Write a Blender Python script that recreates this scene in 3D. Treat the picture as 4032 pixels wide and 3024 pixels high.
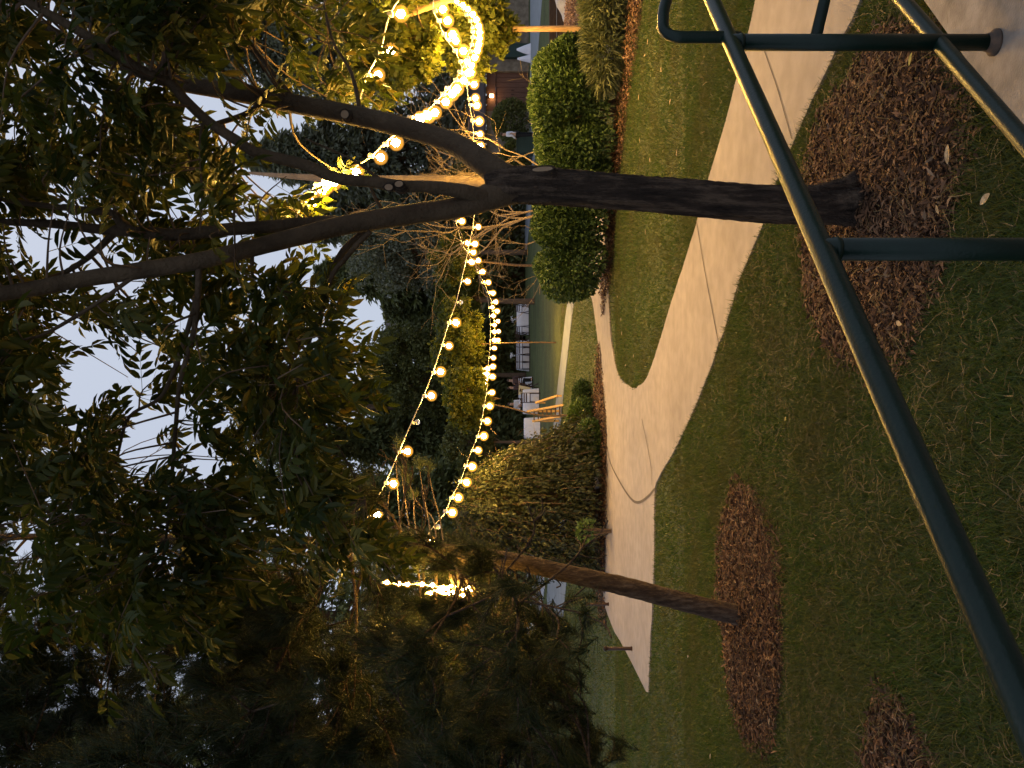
import bpy, bmesh, math, random
import numpy as np
from mathutils import Vector, Matrix, geometry

for _o in list(bpy.data.objects):
    bpy.data.objects.remove(_o, do_unlink=True)
SC = bpy.context.scene
COL = SC.collection
PI = math.pi
rng = np.random.default_rng(7)
random.seed(7)

# ------------------------------------------------------------------ camera
EYE = 1.6                     # eye height above the lawn, metres
FPX = 3200.0                  # focal length in photograph pixels
K = 4032.0 / 2212.0           # survey sheet scale
cam = bpy.data.cameras.new('camera')
cam.sensor_width = 36.0
cam.lens = 36.0 * FPX / 4032.0
cam.clip_start = 0.05
cam.clip_end = 3000.0
camo = bpy.data.objects.new('camera', cam)
COL.objects.link(camo)
# the phone was held so that the picture lies on its side: picture left is up
M = Matrix(((0, 1, 0, 0), (0, 0, -1, 0), (-1, 0, 0, EYE), (0, 0, 0, 1)))
camo.matrix_world = M
SC.camera = camo

# ------------------------------------------------------------------ world, sun, exposure
SUN_EL, SUN_ROT = math.radians(48), math.radians(14)
world = bpy.data.worlds.new('World')
SC.world = world
world.use_nodes = True
wn, wl = world.node_tree.nodes, world.node_tree.links
wn.clear()
sky = wn.new('ShaderNodeTexSky')
sky.sky_type = 'NISHITA'
sky.sun_disc = False
sky.sun_elevation = SUN_EL
sky.sun_rotation = SUN_ROT
sky.air_density = 1.0
sky.dust_density = 2.0
sky.ozone_density = 2.0
hsv = wn.new('ShaderNodeHueSaturation')
hsv.inputs['Saturation'].default_value = 0.62
veil = wn.new('ShaderNodeMixRGB')            # thin even cloud veil over the clear sky
veil.inputs['Fac'].default_value = 0.88
veil.inputs['Color2'].default_value = (6.0, 6.7, 8.2, 1)
bg = wn.new('ShaderNodeBackground')
bg.inputs['Strength'].default_value = 0.09
wo = wn.new('ShaderNodeOutputWorld')
wl.new(sky.outputs[0], hsv.inputs['Color'])
wl.new(hsv.outputs[0], veil.inputs['Color1'])
wl.new(veil.outputs[0], bg.inputs['Color'])
wl.new(bg.outputs[0], wo.inputs['Surface'])

sun = bpy.data.lights.new('sun', 'SUN')
sun.energy = 0.3
sun.angle = math.radians(60)
sun.color = (1.0, 0.86, 0.72)
suno = bpy.data.objects.new('sun', sun)
COL.objects.link(suno)
sdir = Vector((math.sin(SUN_ROT) * math.cos(SUN_EL), math.cos(SUN_ROT) * math.cos(SUN_EL), math.sin(SUN_EL)))
suno.rotation_euler = sdir.to_track_quat('Z', 'Y').to_euler()

SC.view_settings.view_transform = 'Standard'
SC.view_settings.look = 'None'
SC.view_settings.gamma = 1.0
SC.view_settings.exposure = 0.0
SC.view_settings.use_curve_mapping = False
BULB_L = 850.0                # radiance of a lit filament
SC.render.engine = 'CYCLES'
SC.cycles.use_denoising = True
SC.cycles.max_bounces = 5
SC.cycles.diffuse_bounces = 3
SC.cycles.transparent_max_bounces = 6
SC.cycles.sample_clamp_indirect = 4.0
SC.cycles.use_light_tree = True

# ------------------------------------------------------------------ survey helpers
def gz(y):
    """ground height at distance y: level near, a gentle rise to the party lawn"""
    if y < 14: return 0.0
    if y < 55: return 0.0158 * (y - 14)
    return 0.648

def D(x, y, d):
    """survey sheet point at distance d -> place"""
    return Vector(((1512 - y * K) / FPX * d, d, EYE - (x * K - 2016) / FPX * d))

def G(x, y, lift=0.0):
    """survey sheet point on the ground -> place"""
    s = (x * K - 2016) / FPX
    d = EYE / s
    for _ in range(30):
        d = (EYE - gz(d)) / s if d < 55 else min((EYE - 0.648) / s, 200)
    p = D(x, y, d)
    p.z = gz(d) + lift
    return p

# ------------------------------------------------------------------ materials
def new_mat(name):
    m = bpy.data.materials.new(name)
    m.use_nodes = True
    n = m.node_tree.nodes
    n.clear()
    return m, n, m.node_tree.links

def ramp(n, stops):
    r = n.new('ShaderNodeValToRGB')
    e = r.color_ramp.elements
    e[0].position, e[0].color = stops[0][0], (*stops[0][1], 1)
    e[1].position, e[1].color = stops[-1][0], (*stops[-1][1], 1)
    for p, c in stops[1:-1]:
        x = e.new(p)
        x.color = (*c, 1)
    return r

def surf(name, stops, scale=5.0, rough=0.85, bump=0.0, bscale=None, detail=6.0, coords='Object', stretch=None, metallic=0.0, spec=0.3, scale2=None, mix2=None, bdist=0.02):
    """noise coloured surface"""
    m, n, l = new_mat(name)
    tc = n.new('ShaderNodeTexCoord')
    src = tc.outputs[coords]
    if stretch:
        mp = n.new('ShaderNodeMapping')
        mp.inputs['Scale'].default_value = stretch
        l.new(src, mp.inputs['Vector'])
        src = mp.outputs[0]
    no = n.new('ShaderNodeTexNoise')
    no.inputs['Scale'].default_value = scale
    no.inputs['Detail'].default_value = detail
    no.inputs['Roughness'].default_value = 0.65
    l.new(src, no.inputs['Vector'])
    r = ramp(n, stops)
    l.new(no.outputs['Fac'], r.inputs['Fac'])
    col = r.outputs['Color']
    if scale2:
        n2 = n.new('ShaderNodeTexNoise')
        n2.inputs['Scale'].default_value = scale2
        n2.inputs['Detail'].default_value = 5
        l.new(src, n2.inputs['Vector'])
        r2 = ramp(n, [(0.35, (mix2[0],) * 3), (0.65, (mix2[1],) * 3)])
        l.new(n2.outputs['Fac'], r2.inputs['Fac'])
        mx = n.new('ShaderNodeMixRGB')
        mx.blend_type = 'MULTIPLY'
        mx.inputs['Fac'].default_value = 1.0
        l.new(col, mx.inputs['Color1'])
        l.new(r2.outputs['Color'], mx.inputs['Color2'])
        col = mx.outputs['Color']
    b = n.new('ShaderNodeBsdfPrincipled')
    b.inputs['Roughness'].default_value = rough
    b.inputs['Metallic'].default_value = metallic
    b.inputs['Specular IOR Level'].default_value = spec
    l.new(col, b.inputs['Base Color'])
    if bump:
        nb = n.new('ShaderNodeTexNoise')
        nb.inputs['Scale'].default_value = bscale or scale * 4
        nb.inputs['Detail'].default_value = 8
        l.new(src, nb.inputs['Vector'])
        bp = n.new('ShaderNodeBump')
        bp.inputs['Strength'].default_value = bump
        bp.inputs['Distance'].default_value = bdist
        l.new(nb.outputs['Fac'], bp.inputs['Height'])
        l.new(bp.outputs['Normal'], b.inputs['Normal'])
    o = n.new('ShaderNodeOutputMaterial')
    l.new(b.outputs[0], o.inputs['Surface'])
    return m

def leafmat(name, stops, trans=0.45, tcol=(1.15, 1.1, 0.5), rough=0.5, island=True, patch=None):
    """leaves: colour varies leaf by leaf, light comes through"""
    m, n, l = new_mat(name)
    if island:
        g = n.new('ShaderNodeNewGeometry')
        fac = g.outputs['Random Per Island']
    else:
        g = n.new('ShaderNodeObjectInfo')
        fac = g.outputs['Random']
    r = ramp(n, stops)
    l.new(fac, r.inputs['Fac'])
    b = n.new('ShaderNodeBsdfPrincipled')
    b.inputs['Roughness'].default_value = rough
    b.inputs['Specular IOR Level'].default_value = 0.25
    colr = r.outputs['Color']
    if patch:                                  # drier patches of ground
        tc = n.new('ShaderNodeTexCoord')
        no = n.new('ShaderNodeTexNoise'); no.inputs['Scale'].default_value = patch[1]; no.inputs['Detail'].default_value = 5
        l.new(tc.outputs['Object'], no.inputs['Vector'])
        pr = ramp(n, [(0.42, (0, 0, 0)), (0.68, (0.65, 0.65, 0.65))])
        l.new(no.outputs['Fac'], pr.inputs['Fac'])
        pm = n.new('ShaderNodeMixRGB'); pm.inputs['Color2'].default_value = (*patch[0], 1)
        l.new(pr.outputs['Color'], pm.inputs['Fac']); l.new(colr, pm.inputs['Color1'])
        colr = pm.outputs[0]
    l.new(colr, b.inputs['Base Color'])
    t = n.new('ShaderNodeBsdfTranslucent')
    mt = n.new('ShaderNodeMixRGB')
    mt.blend_type = 'MULTIPLY'
    mt.inputs['Fac'].default_value = 1
    mt.inputs['Color2'].default_value = (*tcol, 1)
    l.new(colr, mt.inputs['Color1'])
    l.new(mt.outputs[0], t.inputs['Color'])
    mx = n.new('ShaderNodeMixShader')
    mx.inputs['Fac'].default_value = trans
    l.new(b.outputs[0], mx.inputs[1])
    l.new(t.outputs[0], mx.inputs[2])
    o = n.new('ShaderNodeOutputMaterial')
    l.new(mx.outputs[0], o.inputs['Surface'])
    return m

MAT = {}
MAT['soil'] = surf('lawn_soil', [(0.3, (0.035, 0.046, 0.014)), (0.5, (0.06, 0.078, 0.022)), (0.72, (0.11, 0.1, 0.04))], 9.0, 0.95, 0.6, 60, scale2=0.6, mix2=(0.7, 1.15))
MAT['concrete'] = surf('path_concrete', [(0.25, (0.26, 0.22, 0.19)), (0.5, (0.31, 0.264, 0.228)), (0.8, (0.35, 0.30, 0.26))], 1.1, 0.9, 0.15, 160, scale2=7, mix2=(0.88, 1.06))
MAT['slab'] = surf('landing_concrete', [(0.25, (0.2, 0.17, 0.145)), (0.5, (0.32, 0.275, 0.235)), (0.75, (0.4, 0.35, 0.3))], 3.4, 0.85, 0.25, 120, scale2=11, mix2=(0.72, 1.06))
MAT['greypath'] = surf('far_path_concrete', [(0.3, (0.16, 0.18, 0.2)), (0.7, (0.22, 0.245, 0.27))], 2.0, 0.9)
MAT['road'] = surf('road_pale', [(0.3, (0.40, 0.41, 0.46)), (0.7, (0.5, 0.51, 0.57))], 0.8, 0.6)
MAT['joint'] = surf('joint_dark', [(0.3, (0.07, 0.055, 0.045)), (0.7, (0.12, 0.095, 0.08))], 20, 0.95)
MAT['mulch'] = surf('mulch_base', [(0.3, (0.022, 0.012, 0.008)), (0.6, (0.05, 0.028, 0.017)), (0.8, (0.09, 0.05, 0.03))], 30, 0.95, 0.7, 90)
MAT['chip'] = leafmat('mulch_chip', [(0.0, (0.026, 0.013, 0.008)), (0.35, (0.075, 0.038, 0.021)), (0.7, (0.125, 0.066, 0.036)), (0.93, (0.19, 0.105, 0.06)), (1.0, (0.29, 0.19, 0.115))], 0.0, rough=0.9)
MAT['grass'] = leafmat('grass_blade', [(0.0, (0.038, 0.07, 0.014)), (0.5, (0.064, 0.102, 0.02)), (0.85, (0.09, 0.118, 0.03)), (1.0, (0.13, 0.115, 0.046))], 0.3, patch=((0.098, 0.088, 0.036), 1.6))
MAT['straw'] = leafmat('dry_straw', [(0.0, (0.065, 0.052, 0.023)), (0.7, (0.115, 0.085, 0.041)), (1.0, (0.2, 0.145, 0.078))], 0.1, rough=0.8)
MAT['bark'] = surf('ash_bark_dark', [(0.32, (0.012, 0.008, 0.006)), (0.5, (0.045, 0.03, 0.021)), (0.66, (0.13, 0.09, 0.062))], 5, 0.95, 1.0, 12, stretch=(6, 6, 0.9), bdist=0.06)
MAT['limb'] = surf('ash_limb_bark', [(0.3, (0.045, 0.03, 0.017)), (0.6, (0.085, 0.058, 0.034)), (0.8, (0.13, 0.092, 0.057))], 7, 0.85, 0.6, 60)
MAT['cutwood'] = surf('cut_wood', [(0.3, (0.2, 0.13, 0.08)), (0.7, (0.34, 0.24, 0.15))], 14, 0.9)
MAT['pinebark'] = surf('pine_bark', [(0.3, (0.03, 0.02, 0.014)), (0.5, (0.08, 0.052, 0.036)), (0.72, (0.19, 0.14, 0.1))], 10, 0.95, 1.0, 30, stretch=(4, 4, 1))
MAT['twig'] = surf('twig_bark', [(0.3, (0.07, 0.045, 0.03)), (0.7, (0.15, 0.1, 0.065))], 12, 0.9)
MAT['barebark'] = surf('bare_tree_bark', [(0.3, (0.14, 0.105, 0.075)), (0.7, (0.26, 0.2, 0.15))], 5, 0.9)
MAT['tanbark'] = surf('tan_bark', [(0.3, (0.25, 0.16, 0.09)), (0.7, (0.4, 0.27, 0.16))], 5, 0.9)
MAT['ashleaf'] = leafmat('ash_leaf', [(0.0, (0.02, 0.032, 0.007)), (0.5, (0.04, 0.056, 0.011)), (0.88, (0.07, 0.078, 0.016)), (1.0, (0.14, 0.105, 0.02))], 0.45)
MAT['ashleaf1'] = leafmat('ash_leaf_single', [(0.0, (0.02, 0.032, 0.007)), (0.5, (0.04, 0.056, 0.011)), (1.0, (0.08, 0.083, 0.018))], 0.45, island=False)
MAT['needle'] = leafmat('pine_needle', [(0.0, (0.018, 0.028, 0.012)), (0.6, (0.036, 0.05, 0.02)), (0.93, (0.055, 0.065, 0.025)), (1.0, (0.1, 0.07, 0.03))], 0.2)
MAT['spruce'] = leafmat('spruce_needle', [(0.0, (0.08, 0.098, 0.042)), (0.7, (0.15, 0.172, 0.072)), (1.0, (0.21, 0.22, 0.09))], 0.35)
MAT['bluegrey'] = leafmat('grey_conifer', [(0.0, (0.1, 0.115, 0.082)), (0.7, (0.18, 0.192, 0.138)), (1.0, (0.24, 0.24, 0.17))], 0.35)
MAT['broadleaf'] = leafmat('broad_leaf', [(0.0, (0.05, 0.068, 0.014)), (0.6, (0.095, 0.115, 0.022)), (1.0, (0.16, 0.155, 0.03))], 0.45)
MAT['hedge'] = leafmat('hedge_leaf', [(0.0, (0.015, 0.034, 0.012)), (0.5, (0.036, 0.068, 0.022)), (0.85, (0.062, 0.105, 0.034)), (1.0, (0.095, 0.14, 0.05))], 0.2)
MAT['juniper'] = leafmat('juniper_spray', [(0.0, (0.035, 0.07, 0.018)), (0.6, (0.075, 0.125, 0.03)), (1.0, (0.12, 0.17, 0.045))], 0.2)
MAT['weeping'] = leafmat('weeping_leaf', [(0.0, (0.016, 0.022, 0.009)), (0.6, (0.034, 0.042, 0.016)), (1.0, (0.062, 0.064, 0.025))], 0.3)
MAT['rust'] = leafmat('rust_leaf', [(0.0, (0.10, 0.045, 0.025)), (0.6, (0.2, 0.1, 0.05)), (1.0, (0.3, 0.16, 0.08))], 0.2)
MAT['brownstem'] = leafmat('brown_stem', [(0.0, (0.03, 0.014, 0.008)), (0.6, (0.075, 0.035, 0.02)), (1.0, (0.13, 0.07, 0.04))], 0.05)
MAT['mauve'] = leafmat('mauve_flower', [(0.0, (0.16, 0.1, 0.1)), (0.6, (0.3, 0.2, 0.2)), (1.0, (0.42, 0.32, 0.33))], 0.2)
MAT['fescue'] = leafmat('dull_green_blade', [(0.0, (0.045, 0.06, 0.03)), (0.6, (0.09, 0.11, 0.055)), (1.0, (0.15, 0.16, 0.09))], 0.2)
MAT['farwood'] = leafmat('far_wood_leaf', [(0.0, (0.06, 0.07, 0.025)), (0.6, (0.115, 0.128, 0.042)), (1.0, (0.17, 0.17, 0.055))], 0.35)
MAT['paint'] = surf('rail_paint', [(0.3, (0.002, 0.010, 0.007)), (0.6, (0.0035, 0.0145, 0.0105)), (0.8, (0.006, 0.02, 0.015))], 12, 0.36, 0.1, 140, spec=0.24)
MAT['chippaint'] = surf('chipped_paint', [(0.3, (0.2, 0.2, 0.2)), (0.7, (0.32, 0.32, 0.33))], 30, 0.8)
MAT['flange'] = surf('rusty_flange', [(0.3, (0.03, 0.03, 0.028)), (0.7, (0.12, 0.075, 0.05))], 30, 0.8)
MAT['cable'] = surf('white_cable', [(0.3, (0.5, 0.45, 0.38)), (0.7, (0.62, 0.56, 0.48))], 30, 0.6)
MAT['socket'] = surf('lamp_socket', [(0.3, (0.45, 0.42, 0.38)), (0.7, (0.6, 0.56, 0.5))], 30, 0.5)
MAT['cloth'] = surf('white_cloth', [(0.3, (0.62, 0.62, 0.68)), (0.7, (0.72, 0.72, 0.78))], 4, 0.85, 0.3, 12)
MAT['creamcloth'] = surf('cream_cloth', [(0.3, (0.5, 0.43, 0.25)), (0.7, (0.6, 0.52, 0.33))], 6, 0.85)
MAT['chairwood'] = surf('dark_chair_wood', [(0.3, (0.025, 0.012, 0.008)), (0.7, (0.055, 0.026, 0.018))], 8, 0.5)
MAT['timber'] = surf('stair_timber', [(0.3, (0.36, 0.21, 0.07)), (0.7, (0.5, 0.31, 0.11))], 10, 0.8, stretch=(6, 1, 1))
MAT['darktimber'] = surf('dark_timber', [(0.3, (0.045, 0.028, 0.018)), (0.7, (0.09, 0.055, 0.035))], 6, 0.9, stretch=(1, 6, 6))
MAT['browndoor'] = surf('brown_door', [(0.3, (0.11, 0.05, 0.032)), (0.7, (0.16, 0.078, 0.05))], 3, 0.7, stretch=(5, 1, 1))
MAT['stone'] = surf('wall_stone', [(0.25, (0.10, 0.08, 0.06)), (0.5, (0.2, 0.165, 0.125)), (0.75, (0.3, 0.25, 0.19))], 3.2, 0.95, 0.5, 9)
MAT['greenpanel'] = surf('dark_green_panel', [(0.3, (0.02, 0.04, 0.034)), (0.7, (0.03, 0.055, 0.046))], 3, 0.7)
MAT['roof'] = surf('shingle_roof', [(0.3, (0.045, 0.035, 0.036)), (0.7, (0.075, 0.06, 0.062))], 5, 0.9)
MAT['siding'] = surf('tan_siding', [(0.3, (0.15, 0.115, 0.08)), (0.7, (0.2, 0.155, 0.11))], 3, 0.9)
MAT['whitepaint'] = surf('white_paint', [(0.3, (0.6, 0.6, 0.6)), (0.7, (0.7, 0.7, 0.7))], 5, 0.6)
MAT['rock'] = surf('pale_rock', [(0.3, (0.3, 0.29, 0.3)), (0.7, (0.5, 0.49, 0.5))], 5, 0.9, 0.5, 20)
MAT['skin'] = surf('skin', [(0.3, (0.42, 0.25, 0.17)), (0.7, (0.5, 0.31, 0.22))], 8, 0.6)
MAT['hair'] = surf('brown_hair', [(0.3, (0.04, 0.022, 0.012)), (0.7, (0.08, 0.045, 0.025))], 30, 0.6)
MAT['black'] = surf('black_cloth', [(0.3, (0.006, 0.006, 0.007)), (0.7, (0.014, 0.014, 0.015))], 12, 0.9)
MAT['whiteshirt'] = surf('white_shirt', [(0.3, (0.6, 0.6, 0.66)), (0.7, (0.72, 0.72, 0.78))], 20, 0.85)
MAT['darkshirt'] = surf('dark_shirt', [(0.3, (0.05, 0.03, 0.03)), (0.7, (0.1, 0.06, 0.055))], 15, 0.85)
MAT['paleleaf'] = surf('pale_fallen_leaf', [(0.35, (0.26, 0.17, 0.09)), (0.65, (0.5, 0.38, 0.23))], 60, 0.8)
MAT['yellowleaf'] = surf('yellow_fallen_leaf', [(0.3, (0.3, 0.24, 0.05)), (0.7, (0.45, 0.36, 0.1))], 30, 0.8)

def emit(name, col, strength):
    m, n, l = new_mat(name)
    e = n.new('ShaderNodeEmission')
    e.inputs['Color'].default_value = (*col, 1)
    e.inputs['Strength'].default_value = strength
    o = n.new('ShaderNodeOutputMaterial')
    l.new(e.outputs[0], o.inputs['Surface'])
    return m
MAT['filament'] = emit('filament_glow', (1.0, 0.55, 0.095), BULB_L)
_m, _n, _l = new_mat('amber_bulb_glow')      # bloom halo round a lit bulb, built as an amber glowing volume
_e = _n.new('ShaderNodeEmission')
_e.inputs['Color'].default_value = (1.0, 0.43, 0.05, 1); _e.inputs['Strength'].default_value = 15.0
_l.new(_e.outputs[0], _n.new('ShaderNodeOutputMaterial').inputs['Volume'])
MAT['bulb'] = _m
MAT['lantern'] = emit('lantern_glow', (1.0, 0.62, 0.25), 30)
_m, _n, _l = new_mat('clear_bulb')
_b = _n.new('ShaderNodeBsdfPrincipled')
_b.inputs['Base Color'].default_value = (0.9, 0.9, 0.88, 1)
_b.inputs['Roughness'].default_value = 0.05
_b.inputs['Transmission Weight'].default_value = 0.85
_l.new(_b.outputs[0], _n.new('ShaderNodeOutputMaterial').inputs['Surface'])
MAT['clearbulb'] = _m

# ------------------------------------------------------------------ mesh helpers
def link(name, me, mat=None, parent=None, loc=None):
    o = bpy.data.objects.new(name, me)
    COL.objects.link(o)
    if mat is not None and me is not None and not me.materials:
        me.materials.append(mat)
    if parent is not None:
        o.parent = parent
        o.matrix_parent_inverse = parent.matrix_world.inverted() if False else Matrix.Translation(-parent.location) if parent.parent is None else Matrix.Translation(-(parent.location + (parent.parent.location if parent.type == 'EMPTY' else Vector())))
    if loc is not None:
        o.location = loc
    return o

def mesh(name, v, f, mat=None, parent=None, smooth=False):
    """world-space vertices and faces -> object"""
    me = bpy.data.meshes.new(name)
    v = np.asarray(v, dtype=np.float32).reshape(-1, 3)
    if isinstance(f, np.ndarray):
        nf, k = f.shape
        me.vertices.add(len(v)); me.vertices.foreach_set('co', v.ravel())
        me.loops.add(nf * k); me.loops.foreach_set('vertex_index', f.astype(np.int32).ravel())
        me.polygons.add(nf)
        me.polygons.foreach_set('loop_start', np.arange(0, nf * k, k, dtype=np.int32))
        me.polygons.foreach_set('loop_total', np.full(nf, k, dtype=np.int32))
        me.update(calc_edges=True)
    else:
        me.from_pydata(v.tolist(), [], f)
        me.update()
    if smooth:
        me.polygons.foreach_set('use_smooth', np.ones(len(me.polygons), dtype=bool))
    return link(name, me, mat, parent)

def tag(o, label=None, cat=None, group=None, kind=None):
    if label: o['label'] = label
    if cat: o['category'] = cat
    if group: o['group'] = group
    if kind: o['kind'] = kind
    return o

def thing(name, label, cat, loc=(0, 0, 0), group=None):
    o = bpy.data.objects.new(name, None)
    o.empty_display_size = 0.2
    COL.objects.link(o)
    o.location = loc
    return tag(o, label, cat, group)

class MB:
    """collects pieces for ONE part"""
    def __init__(s): s.v, s.f, s.n = [], [], 0
    def add(s, v, f):
        s.v.extend([tuple(p) for p in v]); s.f.extend([tuple(i + s.n for i in q) for q in f]); s.n += len(v)
        return s
    def box(s, c, size, rot=None):
        c = Vector(c); h = Vector(size) / 2
        vs = [Vector((x * h.x, y * h.y, z * h.z)) for x in (-1, 1) for y in (-1, 1) for z in (-1, 1)]
        if rot is not None: vs = [rot @ p for p in vs]
        return s.add([c + p for p in vs], [(0, 1, 3, 2), (4, 6, 7, 5), (0, 4, 5, 1), (2, 3, 7, 6), (0, 2, 6, 4), (1, 5, 7, 3)])
    def bar(s, a, b, w, h):
        a, b = Vector(a), Vector(b)
        q = (b - a).to_track_quat('Y', 'Z').to_matrix()
        return s.box((a + b) / 2, (w, (b - a).length, h), q)
    def tube(s, pts, rad, k=8, cap=True):
        v, f = tube_vf(pts, rad, k, cap)
        return s.add(v, f)
    def build(s, name, mat, parent=None, smooth=False):
        return mesh(name, s.v, s.f, mat, parent, smooth)

def tube_vf(pts, rad, k=8, cap=True, rough=0.0, rs=None):
    pts = [Vector(p) for p in pts]
    if not hasattr(rad, '__len__'): rad = [rad] * len(pts)
    v, f = [], []
    t = (pts[1] - pts[0]).normalized()
    n = t.orthogonal().normalized()
    for i, p in enumerate(pts):
        if i == 0: t2 = (pts[1] - pts[0])
        elif i == len(pts) - 1: t2 = (pts[-1] - pts[-2])
        else: t2 = (pts[i + 1] - pts[i - 1])
        t2.normalize()
        n = (n - t2 * n.dot(t2))
        if n.length < 1e-6: n = t2.orthogonal()
        n.normalize()
        b = t2.cross(n)
        for j in range(k):
            a = 2 * PI * j / k
            r = rad[i] * (1 + (rs.uniform(-rough, rough) if rough and rs is not None else 0))
            v.append(p + (n * math.cos(a) + b * math.sin(a)) * r)
    for i in range(len(pts) - 1):
        for j in range(k):
            f.append((i * k + j, i * k + (j + 1) % k, (i + 1) * k + (j + 1) % k, (i + 1) * k + j))
    if cap:
        f.append(tuple(range(k))[::-1]); f.append(tuple((len(pts) - 1) * k + j for j in range(k)))
    return v, f

def smooth_path(ctrl, n=6):
    """Catmull-Rom through control points; items may carry extra scalars"""
    c = [np.array(x, dtype=float) for x in ctrl]
    c = [2 * c[0] - c[1]] + c + [2 * c[-1] - c[-2]]
    out = []
    for i in range(1, len(c) - 2):
        for j in range(n):
            t = j / n
            out.append(0.5 * ((2 * c[i]) + (-c[i - 1] + c[i + 1]) * t + (2 * c[i - 1] - 5 * c[i] + 4 * c[i + 1] - c[i + 2]) * t * t + (-c[i - 1] + 3 * c[i] - 3 * c[i + 1] + c[i + 2]) * t ** 3))
    out.append(c[-2])
    return out

def frames(dirs, ups):
    """rotation matrices whose columns are side, direction, normal"""
    d = dirs / np.linalg.norm(dirs, axis=1, keepdims=True)
    s = np.cross(d, ups)
    ln = np.linalg.norm(s, axis=1, keepdims=True); ln[ln < 1e-5] = 1
    s = s / ln
    n = np.cross(s, d)
    return np.stack([s, d, n], axis=2)

def scatter(tv, tf, pos, R, scale):
    """instances of a template as one soup of faces"""
    tv = np.asarray(tv, dtype=float); tf = np.asarray(tf)
    N = len(pos)
    sc = scale if np.ndim(scale) == 2 else np.asarray(scale).reshape(-1, 1) * np.ones((1, 3))
    loc = tv[None, :, :] * sc[:, None, :]
    v = np.einsum('nij,nkj->nki', R, loc) + np.asarray(pos)[:, None, :]
    f = tf[None, :, :] + (np.arange(N) * len(tv))[:, None, None]
    return v.reshape(-1, 3), f.reshape(-1, tf.shape[1])

def rnd_dirs(n, r=rng):
    d = r.normal(size=(n, 3))
    return d / np.linalg.norm(d, axis=1, keepdims=True)

LEAF_V = [(0, 0, 0), (-0.5, 0.45, 0.06), (0, 0.5, -0.06), (0.5, 0.45, 0.06), (0, 1, -0.05)]
LEAF_F = [(0, 2, 1), (0, 3, 2), (1, 2, 4), (2, 3, 4)]
CARD_V = [(0, 0, 0), (-0.5, 0.5, 0.1), (0.5, 0.5, 0.1), (0, 1, -0.1)]
CARD_F = [(0, 2, 1), (1, 2, 3)]

def leaf_soup(name, pos, dirs, size, mat, parent, width=0.5, tv=CARD_V, tf=CARD_F, updn=0.6, kind=None):
    n = len(pos)
    ups = rng.normal(size=(n, 3)) * updn + np.array([0, 0, 1.0])
    R = frames(dirs, ups)
    s = size * rng.uniform(0.65, 1.35, n)
    sc = np.stack([s * width, s, s], axis=1)
    v, f = scatter(tv, tf, pos, R, sc)
    o = mesh(name, v, f, mat, parent)
    if kind: o['kind'] = kind
    return o

# ------------------------------------------------------------------ ground, paths, beds
ys = [-8, 0, 2, 4, 8, 14, 20, 30, 42, 55, 80, 150, 400, 1500]
xs = [-1500, -300, -60, -20, -6, 0, 6, 20, 60, 300, 1500]
gv = [(x, y, gz(y)) for y in ys for x in xs]
nx = len(xs)
gf = [(j * nx + i, j * nx + i + 1, (j + 1) * nx + i + 1, (j + 1) * nx + i) for j in range(len(ys) - 1) for i in range(nx - 1)]
ground = mesh('ground', gv, gf, MAT['soil']); tag(ground, 'wide green lawn with thin dry patches', None, None, 'structure')

def sheet(name, poly, thick, mat, parent=None):
    """a slab over a ground polygon given as points (top face height included)"""
    tri = geometry.tessellate_polygon([[Vector((p.x, p.y, 0)) for p in poly]])
    n = len(poly)
    v = list(poly) + [Vector((p.x, p.y, p.z - thick)) for p in poly]
    f = [tuple(t) for t in tri] + [(i, (i + 1) % n, n + (i + 1) % n, n + i) for i in range(n)]
    o = mesh(name, v, f, mat, parent)
    bm = bmesh.new(); bm.from_mesh(o.data); bmesh.ops.recalc_face_normals(bm, faces=bm.faces); bm.to_mesh(o.data); bm.free()
    return o

def dense(pts, n=5):
    return [Vector(p) for p in smooth_path(pts, n)]

near_edge = [(1990, -200), (1870, 0), (1838, 65), (1785, 170), (1706, 342), (1653, 487), (1603, 593), (1607, 604), (1579, 687), (1544, 781), (1496, 903), (1454, 986), (1426, 1035), (1418, 1065), (1417, 1200), (1413, 1300), (1408, 1400), (1405, 1497)]
near_edge[6:8] = [(1606, 600)]
far_edge = [(1681, -200), (1639, 0), (1607, 133), (1572, 262), (1535, 388), (1512, 471), (1487, 555), (1461, 632), (1439, 705), (1418, 771), (1401, 816), (1383, 834), (1369, 838), (1349, 823), (1335, 799), (1324, 743), (1320, 700), (1318, 655), (1312, 560), (1300, 400)]
branch_out = [(1262, 480), (1270, 580), (1276, 629), (1283, 656), (1291, 715), (1300, 792), (1310, 878), (1314, 962), (1309, 1069), (1307, 1125), (1305, 1187), (1306, 1290), (1324, 1350), (1352, 1402), (1400, 1493)]
PZ = 0.022
P_near = dense([G(*p, PZ) for p in near_edge], 3)
P_far = dense([G(*p, PZ) for p in far_edge], 3)
P_br = dense([G(*p, PZ) for p in branch_out], 3)
path_poly = [p + Vector((rng.normal(0, 0.007), rng.normal(0, 0.007), 0)) for p in P_far + P_br + P_near[::-1]]
path = sheet('path', path_poly, 0.05, MAT['concrete']); tag(path, 'beige concrete garden path forking round a tongue of lawn', None, None, 'structure')

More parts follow.
